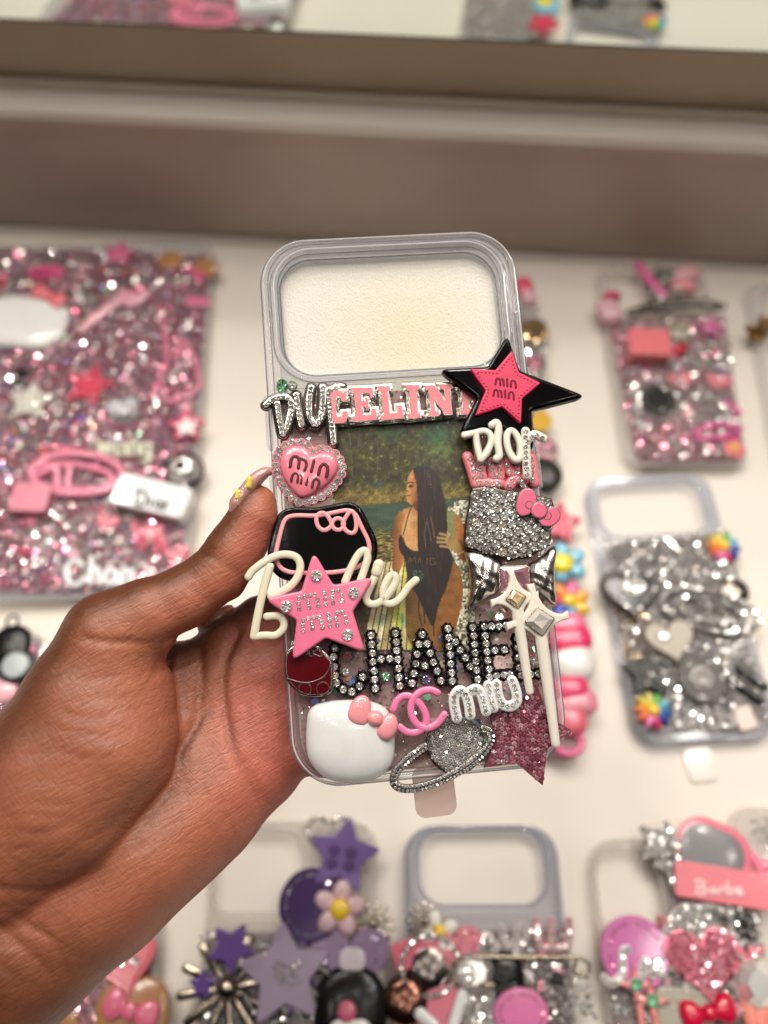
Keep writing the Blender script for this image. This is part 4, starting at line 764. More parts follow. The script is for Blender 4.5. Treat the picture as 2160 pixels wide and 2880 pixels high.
for rot, sc, st, ds in ((.35, (70, 560, 160), .2, .0004), (-.9, (60, 460, 150), .14, .0003), (1.3, (90, 620, 180), .12, .0003)):      # ridged lines: the fine creases of the palm
    mp = n.new('ShaderNodeMapping'); mp.vector_type = 'TEXTURE'; mp.inputs['Rotation'].default_value = (0, 0, rot); mp.inputs['Scale'].default_value = tuple(1/v for v in sc); nt = n.new('ShaderNodeTexNoise'); nt.inputs['Scale'].default_value = 1; nt.inputs['Detail'].default_value = 1; nt.inputs['Distortion'].default_value = .6
    l.new(tc.outputs['Object'], mp.inputs['Vector']); l.new(mp.outputs['Vector'], nt.inputs['Vector'])
    m1 = n.new('ShaderNodeMath'); m1.operation = 'SUBTRACT'; m1.inputs[1].default_value = .5; l.new(nt.outputs['Fac'], m1.inputs[0]); m2_ = n.new('ShaderNodeMath'); m2_.operation = 'ABSOLUTE'; l.new(m1.outputs[0], m2_.inputs[0])
    m3 = n.new('ShaderNodeMapRange'); m3.inputs['From Max'].default_value = .07; l.new(m2_.outputs[0], m3.inputs['Value'])
    bp = n.new('ShaderNodeBump'); bp.inputs['Strength'].default_value = st; bp.inputs['Distance'].default_value = ds; l.new(m3.outputs['Result'], bp.inputs['Height']); l.new(prev.outputs['Normal'], bp.inputs['Normal']); prev = bp
l.new(prev.outputs['Normal'], b.inputs['Normal'])
# skin colour: palmar side lighter and pinker, back of thumb and wrist browner
nv = np.zeros_like(HV); a_, b_, c_ = HV[HF[:, 0]], HV[HF[:, 1]], HV[HF[:, 2]]; fn = np.cross(b_-a_, c_-a_)
for k in range(4): np.add.at(nv, HF[:, k], fn)
nv /= np.linalg.norm(nv, axis=1, keepdims=True)+1e-9
cl = MC.T@(CP-H.O); ray_ = HV-cl; wp_ = (MC@HV.T).T+H.O-CP; pxs = 1080+FPX*(wp_@RT)/(wp_@FW); pys = 1440+FPX*(wp_@DN)/(wp_@FW)
def ssm(x, a, b): t = np.clip((x-a)/(b-a), 0, 1); return t*t*(3-2*t)
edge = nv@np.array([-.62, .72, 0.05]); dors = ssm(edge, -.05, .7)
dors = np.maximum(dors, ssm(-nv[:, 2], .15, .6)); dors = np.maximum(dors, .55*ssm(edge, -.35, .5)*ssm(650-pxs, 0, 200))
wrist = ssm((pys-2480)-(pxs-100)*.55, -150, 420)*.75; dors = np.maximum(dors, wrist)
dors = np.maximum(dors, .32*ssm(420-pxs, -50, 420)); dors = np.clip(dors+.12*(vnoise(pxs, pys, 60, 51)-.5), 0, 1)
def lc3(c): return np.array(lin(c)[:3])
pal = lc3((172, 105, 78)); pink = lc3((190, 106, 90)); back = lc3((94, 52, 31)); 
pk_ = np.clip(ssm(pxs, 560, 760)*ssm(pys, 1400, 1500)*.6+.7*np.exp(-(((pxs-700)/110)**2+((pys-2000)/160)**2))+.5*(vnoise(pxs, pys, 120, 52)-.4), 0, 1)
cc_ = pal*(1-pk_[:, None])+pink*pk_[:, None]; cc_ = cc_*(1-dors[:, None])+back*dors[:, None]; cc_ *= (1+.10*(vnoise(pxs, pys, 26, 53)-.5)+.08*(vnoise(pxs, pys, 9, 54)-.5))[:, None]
for P, w, d in CREASES+FINE:      # palm lines carry a little more pigment
    q = smoothline(np.array(P, float), 24); dm = np.full(len(HV), 1e3)
    for a, b2 in zip(q[:-1], q[1:]): v = b2-a; t = np.clip(((pxs-a[0])*v[0]+(pys-a[1])*v[1])/(v@v+1e-9), 0, 1); dm = np.minimum(dm, np.hypot(pxs-a[0]-t*v[0], pys-a[1]-t*v[1]))
    cc_ *= (1-min(.24, .24*d)*np.exp(-(dm/7)**2)*(nv[:, 2] > 0))[:, None]
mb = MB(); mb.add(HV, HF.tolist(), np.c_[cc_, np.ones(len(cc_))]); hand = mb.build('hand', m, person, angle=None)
# thumb nail and its yellow flowers
mb = MB(); q = smoothline(np.array([H.L(661, 1452, 1.5), H.L(668, 1418, 1.8), H.L(692, 1384, 2), H.L(720, 1350, 2), H.L(745, 1330, 1.8), H.L(758, 1327, 1.6)]), 40); rr = np.interp(np.arange(len(q)), [0, 8, 24, len(q)-1], [1.6, 2.4, 2.1, 1.2])
tube(mb, q, rr, 1.7, 16, power=.9); nm, n_, l_, b_2 = mat('nail'); b_2.inputs['Base Color'].default_value = lin((214, 160, 152)); b_2.inputs['Roughness'].default_value = .12; b_2.inputs['Coat Weight'].default_value = .8; b_2.inputs['Transmission Weight'].default_value = .25; b_2.inputs['Subsurface Weight'].default_value = .2; b_2.inputs['Subsurface Scale'].default_value = .002
nail = mb.build('thumb_nail', nm, person)
for (x, y, a_, b_) in ((670, 1394, 1.0, 1.5), (702, 1360, 1.1, 2.0)):
    mb = MB(); c_ = H.L(x, y, 4.6); q = [c_+np.array([-.2*b_, -.8*b_, 0])*.6, c_, c_+np.array([.1*b_, .9*b_, 0])*.6]; tube(mb, smoothline(q, 10), a_, 1.6, 12); mb.build('nail_flower', plastic((240, 222, 92), .3, .4), nail)
# ------------------------------------------------------------------ cases lying on the table
def table_case(name, label, cat, TL, TR, BL, BR, group=None, zt=9.5, body=(253, 252, 251), balpha=.35, bfrost=(150, 140, 138), window=None, thick=8.5, corner=11, rim=True, deco=None, lipa=.08, frost=(232, 230, 227)):
    t0 = Fr((0, 0, 0), np.eye(3)); a, b, c, d = [t0.L(*p, zt) for p in (TL, TR, BL, BR)]
    cen = (a+b+c+d)/4; x = (b-a)+(d-c); y = (a-c)+(b-d); w = np.linalg.norm(x)/2; hh = np.linalg.norm(y)/2
    an = math.atan2(x[1], x[0])*.5+(math.atan2(y[1], y[0])-math.pi/2)*.5
    M = np.array([[math.cos(an), -math.sin(an), 0], [math.sin(an), math.cos(an), 0], [0, 0, 1]]); fr = Fr((cen[0], cen[1], .3), M)
    r = fr.empty(name); tag(r, label, cat, group); fr.W = w; fr.H = hh; fr.z = thick; fr.root = r
    out = rrect(0, 0, w, hh, corner, 0, 8)
    cm = clear(body, balpha*.5, .08, bfrost)
    if window:
        wx, wy, ww, wh, wr = window; win = rrect(wx*w, wy*hh, ww*w, wh*hh, wr, 0, 8); wc = win.mean(0); yb = wc[1]-wh*hh/2-3
        ptop = np.vstack([[p for p in ccw(rrect(0, 0, w-2, hh-2, corner-1, 0, 8)) if p[1] > yb+1], [[-(w-2)/2, yb], [(w-2)/2, yb]]])
        mb = MB(); ringplate(mb, ptop, win, thick-1.5, thick, win.mean(0)); lowp = np.vstack([[p for p in rrect(0, 0, w-2, hh-2, corner-1, 0, 8) if p[1] < yb-1], [[(w-2)/2, yb-.03], [-(w-2)/2, yb-.03]]])
        slab(mb, lowp, thick-1.5, thick, .2, 1); mb.build('back_plate', clear(body, .1, .1, (225, 224, 224)), r)
        mb = MB(); sweep(mb, inset(ccw(win), -2.2), [(0, thick), (.3, thick+1), (1.1, thick+1.2), (2, thick+.7), (2.2, thick-2), (0, thick-1)]); mb.build('window_lip', clear(body, lipa, .06, frost), r)
    else:
        mb = MB(); slab(mb, rrect(0, 0, w-2, hh-2, corner-1, 0, 8), thick-1.5, thick, .2, 1); mb.build('back_plate', clear(body, .25, .1, (200, 200, 205)), r)
    if rim: mb = MB(); sweep(mb, out, [(0, 0), (0, thick-.5), (.6, thick+.4), (1.8, thick+.5), (2.4, thick), (2.4, .2)]); mb.build('bumper', clear(body, lipa, .06, frost), r)
    if deco is not None:
        P = ccw(fr.pts(deco, thick)[:, :2]); mb = MB(); slab(mb, P, thick+.05, thick+.6, .2, 1); mb.build('resin_layer', clear((240, 232, 232), .45, .15, tuple(int(v+(235-v)*.35) for v in bfrost)), r); fr.deco = P
    return fr
def I_(fr, kind, x, y, s, rot=0, col=None, s2=None, z=1., st='clear', h=2.2, label=None, sub=True, r=.85):
    """one charm glued on a table case: centre in photo pixels, size in mm"""
    z0 = fr.z+z; c = fr.L(x, y, z0+h*.5); cx, cy = c[0], c[1]; rot = math.radians(rot); s2 = s2 or s; par = fr.root; k = kind
    pl = lambda: plastic(col, .25, .5)
    if k in ('star', 'pavestar'):
        P = star(cx, cy, s, s*.5, rot); P = fillet(P, s*.18, 4)
    elif k in ('heart', 'paveheart', 'ringheart'): P = heart(cx, cy, s, rot)
    elif k in ('disc', 'pavedisc', 'dome', 'gem'): P = ell(cx, cy, s, s2, rot, 36)
    elif k in ('rect', 'paverect', 'puff'): P = rrect(cx, cy, s*2, s2*2, min(s, s2)*(.3 if k != 'puff' else .85), rot)
    if k in ('star', 'heart', 'disc', 'rect'):
        mb = MB(); slab(mb, P, z0-.9, z0+h, .6, 3); o = mb.build({'star': 'star_charm', 'heart': 'heart_charm', 'disc': 'round_charm', 'rect': 'block_charm'}[k], pl(), par)
        if st and sub and s > 4 and k != 'rect': m2 = MB(); q = along(inset(ccw(P), s*.22), r*2.4, True); stones(m2, np.c_[q[:, :2], np.full(len(q), z0+h+.1)], r*.8, False, .2); m2.build('rhinestones', stone(st), o)
    elif k in ('dome', 'puff'): mb = MB(); dome(mb, P, z0-.9, h, 8, .3); o = mb.build('domed_charm' if k == 'dome' else 'cushion_charm', pl(), par)
    elif k == 'chrome': mb = MB(); dome(mb, ell(cx, cy, s, s2, rot, 36), z0-.9, h, 8, .3); o = mb.build('domed_charm', metal(col or (150, 140, 128), .18), par)
    elif k.startswith('pave'):
        mb = MB(); slab(mb, P, z0-.9, z0+h*.6, .3, 2); o = mb.build({'pavestar': 'star_charm', 'paveheart': 'heart_charm', 'pavedisc': 'round_charm', 'paverect': 'pave_charm'}[k], metal(col or (150, 145, 140), .3), par)
        m2 = MB(); g = hexfill(P, r*2.05, rng.uniform(0, 3), .05, r*.5); stones(m2, np.c_[g, np.full(len(g), z0+h*.6+.1)], r, False, .22); m2.build('rhinestones', stone(st), o)
    elif k == 'ringheart' or k == 'ringell':
        P = heart(cx, cy, s, rot) if k == 'ringheart' else ell(cx, cy, s, s2, rot, 60)
        mb = MB(); q = resample(P, 60); tube(mb, np.c_[q, np.full(60, z0)], r*1.3, .8, 10, closed=True); o = mb.build('ring_charm', pl() if col else metal(), par)
        if st: m2 = MB(); q = along(P, r*2.1, True); stones(m2, np.c_[q, np.full(len(q), z0+r*1.0)], r, False, .2); m2.build('rhinestones', stone(st), o)
    elif k == 'bow':
        R = lambda dx, dy: (cx+dx*math.cos(rot)-dy*math.sin(rot), cy+dx*math.sin(rot)+dy*math.cos(rot))
        mb = MB()
        for sg in (-1, 1): dome(mb, chaikin([R(sg*.12*s, .1*s), R(sg*.45*s, .52*s), R(sg*.95*s, .5*s), R(sg*1.0*s, -.3*s), R(sg*.55*s, -.5*s), R(sg*.12*s, -.15*s)], 2), z0-.5, h, 6, .3)
        dome(mb, ell(*R(0, 0), s*.26, s*.3, rot, 20), z0-.2, h*1.15, 6, .35); o = mb.build('bow_charm', pl(), par)
    elif k == 'flower':
        cols = col if isinstance(col, list) else [col]*5; N = len(cols); o = None
        mb0 = MB(); dome(mb0, ell(cx, cy, s*.36, s*.36), z0+.2, h*1.3, 6, .4); o = mb0.build('flower_charm', plastic((242, 200, 40), .3, .5), par)
        for i, c3 in enumerate(cols): a = rot+i*2*math.pi/N; mb = MB(); dome(mb, ell(cx+s*.6*math.cos(a), cy+s*.6*math.sin(a), s*.45, s*min(.36, 2.1/N), a, 20), z0-.4, h, 6, .3); mb.build('petal', plastic(c3, .3, .4), o)
    elif k == 'burst':
        mb = MB()
        for i in range(12): a = rot+i*math.pi/6; tube(mb, [(cx+s*.25*math.cos(a), cy+s*.25*math.sin(a), z0+1), (cx+s*.65*math.cos(a), cy+s*.65*math.sin(a), z0+.9), (cx+s*math.cos(a), cy+s*math.sin(a), z0+.3)], [s*.05, s*.09, s*.1], .8, 8)
        sphere(mb, (cx, cy, z0+1.4), s*.26, .8); o = mb.build('burst_charm', metal((150, 138, 124), .18), par)
    elif k == 'gem2':
        mb = MB(); q = ell(cx, cy, s, s2, rot, 8); n_ = 8; V = np.vstack([np.c_[q, np.full(n_, z0-.5)], np.c_[q, np.full(n_, z0+.4)], np.c_[(q+np.array([cx, cy]))/2, np.full(n_, z0+h)]]); F = []
        for i in range(n_): j = (i+1) % n_; F += [(i, j, n_+j, n_+i), (n_+i, n_+j, 2*n_+j, 2*n_+i)]
        F.append(tuple(range(2*n_, 3*n_))); mb.add(V, F); o = mb.build('gem', stone(st), par, smooth=False)
    if label: o['label'] = label
    return o
def Wd(fr, polys, r=1., col=None, st='clear', z=2., sr=.62, name='word_charm', mt=None, label=None, flat=.7, zf=None):
    mb = MB(); m2 = MB()
    for P in polys:
        q = np.array([fr.L(p[0], p[1], fr.z+z) for p in ([zf(*k) for k in P] if zf else P)]); q = smoothline(q, 24) if len(q) > 2 else resample(q, 6, False); tube(mb, q, r, flat, 9)
        if st: e = along(q, sr*2.1); stones(m2, e+[0, 0, r*flat*.92], sr, False, .2)
    o = mb.build(name, mt or (plastic(col, .25, .5) if col else metal((190, 186, 180), .2)), fr.root)
    if st: m2.build('rhinestones', stone(st), o)
    if label: o['label'] = label
    return o
def fill(fr, poly, sp, r, st, z=.75, dens=1., jit=.3, name='rhinestone_filler'):
    P = ccw(fr.pts(poly, fr.z+z)[:, :2]); g = hexfill(P, sp, rng.uniform(0, 3), jit*sp*.5, r); g = g[rng.random(len(g)) < dens]; mb = MB(); stones(mb, np.c_[g, fr.z+z+rng.uniform(0, .5, len(g))], r*rng.uniform(.75, 1.1, len(g)), False, .3); return mb.build(name, stone(st), fr.root, kind='stuff')
def lump(fr, poly, n, cols, s=(2, 4.5), kinds=('disc', 'star', 'heart', 'pavedisc', 'pavestar', 'dome', 'paveheart', 'gem2'), sts=('clear', 'grey'), z=(1, 2.5)):
    poly = np.array(poly, float); lo, hi = poly.min(0), poly.max(0); c = 0
    while c < n:
        p = rng.uniform(lo, hi)
        if not inpoly(p[None], poly)[0]: continue
        I_(fr, kinds[rng.integers(len(kinds))], p[0], p[1], rng.uniform(*s), rng.uniform(0, 360), cols[rng.integers(len(cols))], z=rng.uniform(*z), st=sts[rng.integers(len(sts))], r=.7); c += 1
PK = (238, 130, 160); LP = (242, 172, 188); HP = (226, 62, 108); GR = (150, 146, 142); BK = (18, 16, 18); WT = (236, 232, 226); LIL = (150, 120, 190); DP = (86, 52, 120)
GC = 'decorated cases on the table'
# ---- large tablet case, upper left
T = table_case('tablet_case', 'large clear tablet case crusted with pink glitter charms at the left edge', 'tablet case', (-330, 668), (612, 706), (-420, 1685), (515, 1700), None, thick=9, corner=14, balpha=.3, deco=[(-320, 690), (592, 722), (500, 1668), (-400, 1660)], bfrost=(206, 165, 174))
DTa = [(-300, 685), (590, 716), (575, 960), (530, 1400), (500, 1660), (-380, 1650)]
fill(T, DTa, 1.9, .85, 'mixpink', dens=.95); fill(T, [(-40, 690), (420, 700), (420, 900), (300, 900), (-40, 980)], 1.7, .8, 'grey', z=1.5, dens=.8); fill(T, [(400, 960), (560, 900), (540, 1200), (420, 1200)], 2, .9, 'pink', z=1.6, dens=.7)
fill(T, [(0, 1180), (470, 1180), (470, 1280), (0, 1280)], 2.1, .8, 'iris', z=1.5, dens=.25); fill(T, [(60, 1450), (380, 1440), (360, 1560), (100, 1560)], 2.1, .95, 'clear', z=1.8, dens=.7); fill(T, [(-20, 1500), (520, 1550), (490, 1670), (-20, 1670)], 2.4, 1.0, 'mixpink', z=1.6, dens=.7); fill(T, DTa, 9, 1.3, 'iris', z=2.2, dens=.7)
fill(T, [(160, 1540), (450, 1560), (430, 1665), (150, 1660)], 2.2, .95, 'clear', z=2, dens=.8)
I_(T, 'puff', 60, 900, 30, -8, (244, 243, 240), s2=21, h=7, z=1.5, label='big glossy white oval cushion charm'); I_(T, 'bow', 135, 830, 13, -32, (240, 120, 130), h=3, z=6.5, label='coral bow on the white cushion')
I_(T, 'disc', 130, 768, 12.5, -2, (240, 100, 150), s2=6, st=None, h=2.5, z=2); Wd(T, [[(92, 775), (96, 760), (104, 775), (112, 760), (118, 777)], [(124, 762), (126, 777)], [(134, 777), (136, 762), (146, 766), (146, 777)]], .5, (120, 10, 60), None, z=4.6, name='lettering')
I_(T, 'star', 335, 715, 13, 10, (240, 108, 160), h=3); I_(T, 'disc', 480, 735, 9, 0, (188, 132, 84), h=2.5, st='clear'); I_(T, 'disc', 575, 755, 9, 0, (188, 132, 84), h=2.5, st='clear'); I_(T, 'bow', 545, 765, 8, -30, (238, 100, 150), h=2.5, z=3)
Wd(T, [[(232, 925), (300, 870), (345, 840)], [(345, 825), (385, 838), (415, 825)], [(340, 845), (375, 852), (410, 828)]], 3.2, LP, None, z=3.5, name='key_charm')
I_(T, 'paverect', 500, 790, 6, 10, s2=4, st='clear'); I_(T, 'rect', 555, 850, 8, -5, (232, 122, 158), s2=4, st=None); Wd(T, [[(450, 860), (470, 1000), (440, 1100)], [(500, 1000), (520, 960), (560, 1080), (500, 1120)], [(440, 1120), (500, 1130)]], 1.6, (226, 130, 160), None, z=2.5)
I_(T, 'star', 250, 1085, 17, 14, (226, 62, 92), h=3, z=2, st='pink', label='crimson star'); I_(T, 'star', 85, 1130, 16, 5, (226, 222, 208), h=3, z=2, st='clear', label='off white star'); I_(T, 'dome', 60, 1060, 8, 0, (50, 38, 34), h=3)
I_(T, 'heart', 345, 1150, 10, 10, (200, 200, 205), z=2, h=3); I_(T, 'gem2', 350, 1160, 9, 5, s2=6, h=4, z=4); I_(T, 'star', 525, 1200, 12.5, -4, (226, 60, 110), h=3, z=3, st=None, label='red star with a smaller white star inside'); I_(T, 'star', 525, 1200, 8.5, -4, (244, 232, 232), h=1.2, z=6, st=None)
Wd(T, [[(275, 1240), (285, 1275), (295, 1245), (305, 1275), (315, 1240)], [(350, 1250), (330, 1250), (330, 1275), (352, 1270), (352, 1245), (354, 1278)], [(368, 1278), (368, 1248), (385, 1250), (388, 1278)], [(420, 1250), (402, 1250), (402, 1275), (420, 1275), (422, 1248), (420, 1296), (402, 1296)]], 1.3, (226, 224, 200), None, z=4, label='off white lower case letters')
Wd(T, [[(120, 1255), (180, 1262), (230, 1268)]], 2., (232, 130, 150), 'pink', z=3)
# pink oval with bars
mb = MB(); c_ = T.L(215, 1330, T.z+5); tube(mb, np.c_[ell(c_[0], c_[1], 27, 13.5, -.12, 70), np.full(70, T.z+4.5)], 2.3, .6, 12, closed=True, power=.7); mb.build('oval_emblem', plastic((240, 138, 166), .25, .6), T.root, label='pink oval emblem with an upright letter inside')
Wd(T, [[(100, 1312), (200, 1305), (290, 1325), (315, 1345), (290, 1372), (200, 1378), (120, 1372)], [(195, 1310), (190, 1370)], [(160, 1308), (160, 1372)], [(90, 1340), (160, 1312)]], 2.1, (240, 138, 166), None, z=4.5, name='emblem_letter')
I_(T, 'rect', 90, 1405, 11, -5, (228, 140, 160), s2=9.5, st=None, h=8, z=2, label='rose pink bottle block'); I_(T, 'gem2', 515, 1315, 11, 0, s2=10, h=5, z=3, st='grey'); I_(T, 'dome', 512, 1320, 13, 0, BK, h=3, z=1.5); I_(T, 'gem2', 508, 1312, 7, 0, s2=7, h=3, z=5)
wb_ = I_(T, 'rect', 430, 1402, 22, -17, (238, 238, 238), s2=10, st=None, h=9, z=2.5, label='white block with black lettering')
Wd(T, [[(388, 1380), (382, 1416)], [(382, 1378), (405, 1382), (412, 1400), (402, 1420), (380, 1416)], [(424, 1402), (421, 1424)], [(445, 1408), (436, 1416), (442, 1430), (453, 1424), (453, 1412), (445, 1408)], [(464, 1414), (460, 1434)], [(462, 1420), (473, 1414)]], .75, (24, 24, 26), None, z=12.1, name='lettering', flat=.5)
for x, y in ((300, 1470), (425, 1500), (500, 1560)): I_(T, 'heart', x, y, 7, rng.uniform(-30, 30), (232, 80, 110), z=2)
Wd(T, [[(375, 1470), (400, 1540), (430, 1470), (440, 1550)], [(450, 1500), (470, 1560), (500, 1540)]], 1.6, (232, 78, 108), 'pink', z=3)
Wd(T, [[(232, 1590), (210, 1575), (188, 1600), (190, 1635), (215, 1645), (240, 1628)], [(258, 1570), (252, 1640)], [(255, 1610), (272, 1598), (280, 1640)], [(322, 1605), (300, 1605), (298, 1635), (320, 1638), (326, 1605), (330, 1640)], [(345, 1640), (348, 1605), (368, 1610), (370, 1642)]], 1.7, (238, 238, 240), None, z=3.5, label='clear white script word')
lump(T, [(0, 700), (580, 730), (480, 1640), (0, 1640)], 26, [PK, LP, HP, WT, GR, (190, 170, 190)], (2, 4.5), sts=('clear', 'pink', 'mixpink'))
# ---- case in the upper right
A = table_case('phone_case', 'clear phone case heaped with pink charms in the upper right', 'phone case', (1652, 745), (1985, 738), (1785, 1300), (2105, 1325), GC, window=(-.15, .33, .56, .22, 6), deco=[(1725, 930), (2040, 900), (2095, 1290), (1800, 1310)], bfrost=(200, 165, 170))
fill(A, [(1700, 900), (2035, 880), (2095, 1300), (1790, 1300)], 2.0, .85, 'mixpink', dens=.9); fill(A, [(1780, 1080), (1900, 1060), (2060, 1110), (2080, 1190), (1800, 1200)], 2.1, .9, 'clear', z=1.8, dens=.8); fill(A, [(1920, 960), (2060, 950), (2060, 1050), (1930, 1060)], 2.1, .9, 'clear', z=2, dens=.9); fill(A, [(1780, 1190), (2000, 1180), (2080, 1290), (1800, 1300)], 2.1, .9, 'pink', z=1.9, dens=.9)
I_(A, 'rect', 1822, 975, 13, -2, (240, 128, 134), s2=10.5, st=None, h=11, z=2, label='salmon pink bottle block'); I_(A, 'puff', 1715, 868, 7.5, 20, (240, 190, 200), s2=10, h=7, z=1.5); I_(A, 'dome', 1722, 830, 6, 0, (214, 70, 110), s2=4, h=8, z=2)
Wd(A, [[(1775, 880), (1850, 862), (1950, 852), (2010, 858)]], 3.4, (110, 104, 98), 'grey', z=2.5, mt=metal((110, 104, 98), .25), name='clip_charm'); mb = MB(); c_ = A.L(2018, 862, A.z+2.5); tube(mb, np.c_[ell(c_[0], c_[1], 5, 2.7, .1, 30), np.full(30, A.z+2.5)], .9, 1, 8, closed=True); mb.build('clip_ring', metal((70, 66, 60), .25), A.root)
Wd(A, [[(1795, 745), (1830, 790), (1865, 830)]], 3.2, (236, 110, 170), None, z=3); I_(A, 'puff', 1935, 765, 9, 15, (244, 182, 186), s2=6, h=5, z=2); I_(A, 'puff', 1925, 800, 9, -10, (238, 158, 162), s2=5, h=5, z=2); I_(A, 'pavedisc', 1870, 775, 8, 0, st='grey', z=2); I_(A, 'gem2', 1905, 822, 5, 0, s2=4, h=4, z=3); I_(A, 'pavedisc', 1850, 825, 7, 0, st='clear', z=2)
I_(A, 'star', 2000, 920, 10, 15, (232, 100, 170), h=3, z=2); I_(A, 'puff', 1915, 930, 8, 0, (168, 162, 142), s2=8, h=5); I_(A, 'dome', 1915, 980, 6, 30, (196, 16, 40), s2=4, h=5, z=2.5)
I_(A, 'disc', 1850, 1125, 11, 0, (50, 48, 46), h=3, z=2, st='grey'); I_(A, 'heart', 1915, 1070, 8, 10, (232, 128, 140), z=2); I_(A, 'heart', 2020, 1075, 8, -10, (232, 128, 140), z=2); Wd(A, [[(1950, 1215), (2010, 1195), (2080, 1205)], [(1960, 1235), (2075, 1225)], [(2040, 1130), (2080, 1160)]], 2, (232, 90, 160), 'pink', z=3); I_(A, 'flower', 2065, 1260, 7, 0, [(240, 128, 134)]*5, z=2); I_(A, 'paveheart', 1890, 1215, 12, 170, st='pink', z=2); I_(A, 'ringell', 1850, 1255, 13, 10, None, s2=6, st='pink', z=2)
lump(A, [(1740, 1000), (2060, 980), (2080, 1280), (1810, 1290)], 14, [PK, LP, GR], (2, 4), sts=('clear', 'pink'))
# ---- grey rhinestone case at the right
B = table_case('phone_case', 'clear phone case with silver rhinestones and two rainbow flowers at the right edge', 'phone case', (1648, 1340), (2000, 1322), (1790, 2108), (2190, 2060), GC, window=(-.02, .355, .80, .215, 9), corner=13, deco=[(1705, 1530), (2050, 1500), (2160, 2020), (1810, 2060)], bfrost=(140, 136, 134), body=(248, 249, 252), lipa=.15, frost=(196, 200, 208))
BP = [(1700, 1520), (2050, 1490), (2165, 2030), (1800, 2060)]
fill(B, BP, 2.2, .95, 'grey', dens=.75)
fill(B, [(1692, 1515), (2000, 1505), (2010, 1580), (1710, 1585)], 2.35, 1.05, 'clear', z=1.9, dens=.95, jit=.05); fill(B, [(1850, 1570), (2050, 1550), (2070, 1640), (1870, 1640)], 2.3, 1, 'clear', z=1.8, dens=.9); fill(B, [(1720, 1700), (1830, 1720), (1840, 1840), (1750, 1860)], 2.1, .95, 'gold', z=1.7, dens=.5); fill(B, [(1960, 1790), (2060, 1800), (2140, 1900), (1990, 1920)], 2.3, 1, 'clear', z=1.9, dens=.8)
for x, y in ((2037, 1537), (1838, 1998)):
    I_(B, 'flower', x, y, 9.5, 60, [(90, 180, 60), (220, 214, 120), (236, 206, 60), (240, 150, 60), (236, 110, 60), (240, 130, 190), (214, 40, 110), (30, 60, 160), (30, 110, 190), (90, 190, 220)], h=3.5, z=2.5, label='rainbow petal flower, the upper one' if y < 1700 else 'rainbow petal flower, the lower one')
I_(B, 'heart', 1775, 1662, 17, 0, BK, h=2.4, z=2, st=None, label='black heart outlined in crystals'); I_(B, 'ringheart', 1775, 1660, 14, 0, BK, z=5, r=1.15); I_(B, 'pavedisc', 1780, 1648, 6.5, 0, s2=5, z=4.4, r=.9)
for s_, s2_ in ((26, 11.5), (18.5, 6.8)): I_(B, 'ringell', 1998, 1716, s_, -17, GR, s2=s2_, z=4.2, r=1.25)
Wd(B, [[(1915, 1690), (1945, 1760)], [(1960, 1700), (2020, 1710), (2050, 1740), (2000, 1752)]], 1.1, None, 'clear', z=3, sr=.95)
I_(B, 'heart', 1885, 1800, 13, 5, (176, 164, 146), h=4, z=2, st=None); I_(B, 'gem2', 1865, 1790, 5, 0, s2=4, h=2, z=5); I_(B, 'chrome', 2070, 1660, 8, 0, (120, 112, 104), h=3, z=1); I_(B, 'star', 1822, 1895, 15, 5, BK, h=2.6, z=2, st=None); fill(B, [(1805, 1870), (1900, 1875), (1900, 1935), (1808, 1930)], 2.2, 1.0, 'clear', z=5.3, dens=.9, jit=.05)
I_(B, 'disc', 1975, 1910, 13, 0, (78, 72, 68), h=3, z=2, st='grey'); I_(B, 'pavedisc', 1975, 1905, 6, 0, st='grey', z=4.5); Wd(B, [[(2055, 1910), (2140, 1970)], [(2080, 1880), (2150, 1930)]], 2.6, BK, 'clear', z=2.5, sr=.8)
Wd(B, [[(1902, 1990), (1908, 2045), (1935, 2045)], [(1930, 1998), (1945, 2048), (1962, 1998), (1975, 2045)], [(1985, 1990), (2000, 2045), (2025, 2040)], [(2015, 1985), (2035, 2040), (2065, 2035), (2060, 1985)]], 1.25, (220, 216, 212), 'clear', z=2.5, sr=1.0)
I_(B, 'rect', 2095, 2020, 5, 10, (232, 210, 200), s2=6, st=None); fill(B, [(2130, 1960), (2165, 1950), (2185, 2050), (2150, 2060)], 2.2, 1, 'clear', z=2, dens=.9)
mb = MB(); c_ = B.L(1970, 2150, 1); slab(mb, rrect(c_[0], c_[1], 15, 17, 3, .05), .3, 1.2, .3, 2); mb.build('strap_tab', plastic((236, 226, 216), .4, .2), B.root)
# ---- case half hidden behind the held one
Cc = table_case('phone_case', 'clear phone case with flower and star charms, mostly hidden behind the held case', 'phone case', (1215, 790), (1500, 770), (1220, 1700), (1560, 1690), GC, window=(-.1, .33, .6, .2, 6), deco=[(1240, 1000), (1520, 980), (1545, 1680), (1250, 1690)], bfrost=(140, 120, 122))
fill(Cc, [(1250, 880), (1520, 860), (1555, 1680), (1250, 1690)], 2.1, .9, 'clear', dens=.8); I_(Cc, 'puff', 1475, 800, 6, 10, (236, 90, 120), s2=8, h=5); I_(Cc, 'puff', 1488, 830, 5, 10, (240, 190, 200), s2=6, h=5, z=2); I_(Cc, 'pavedisc', 1500, 930, 10, 0, st='gold', z=2); fill(Cc, [(1430, 870), (1540, 900), (1540, 1040), (1440, 1060)], 2.1, 1, 'clear', z=2); I_(Cc, 'pavedisc', 1500, 1020, 8, 0, st='pink', z=2)
I_(Cc, 'disc', 1515, 1185, 8, 0, (226, 178, 60), h=3, st=None); I_(Cc, 'pavedisc', 1530, 1265, 9, 0, st='pink', z=1.6); I_(Cc, 'dome', 1530, 1330, 11.5, 0, (46, 44, 40), h=5, z=2, label='dark grey domed button'); 
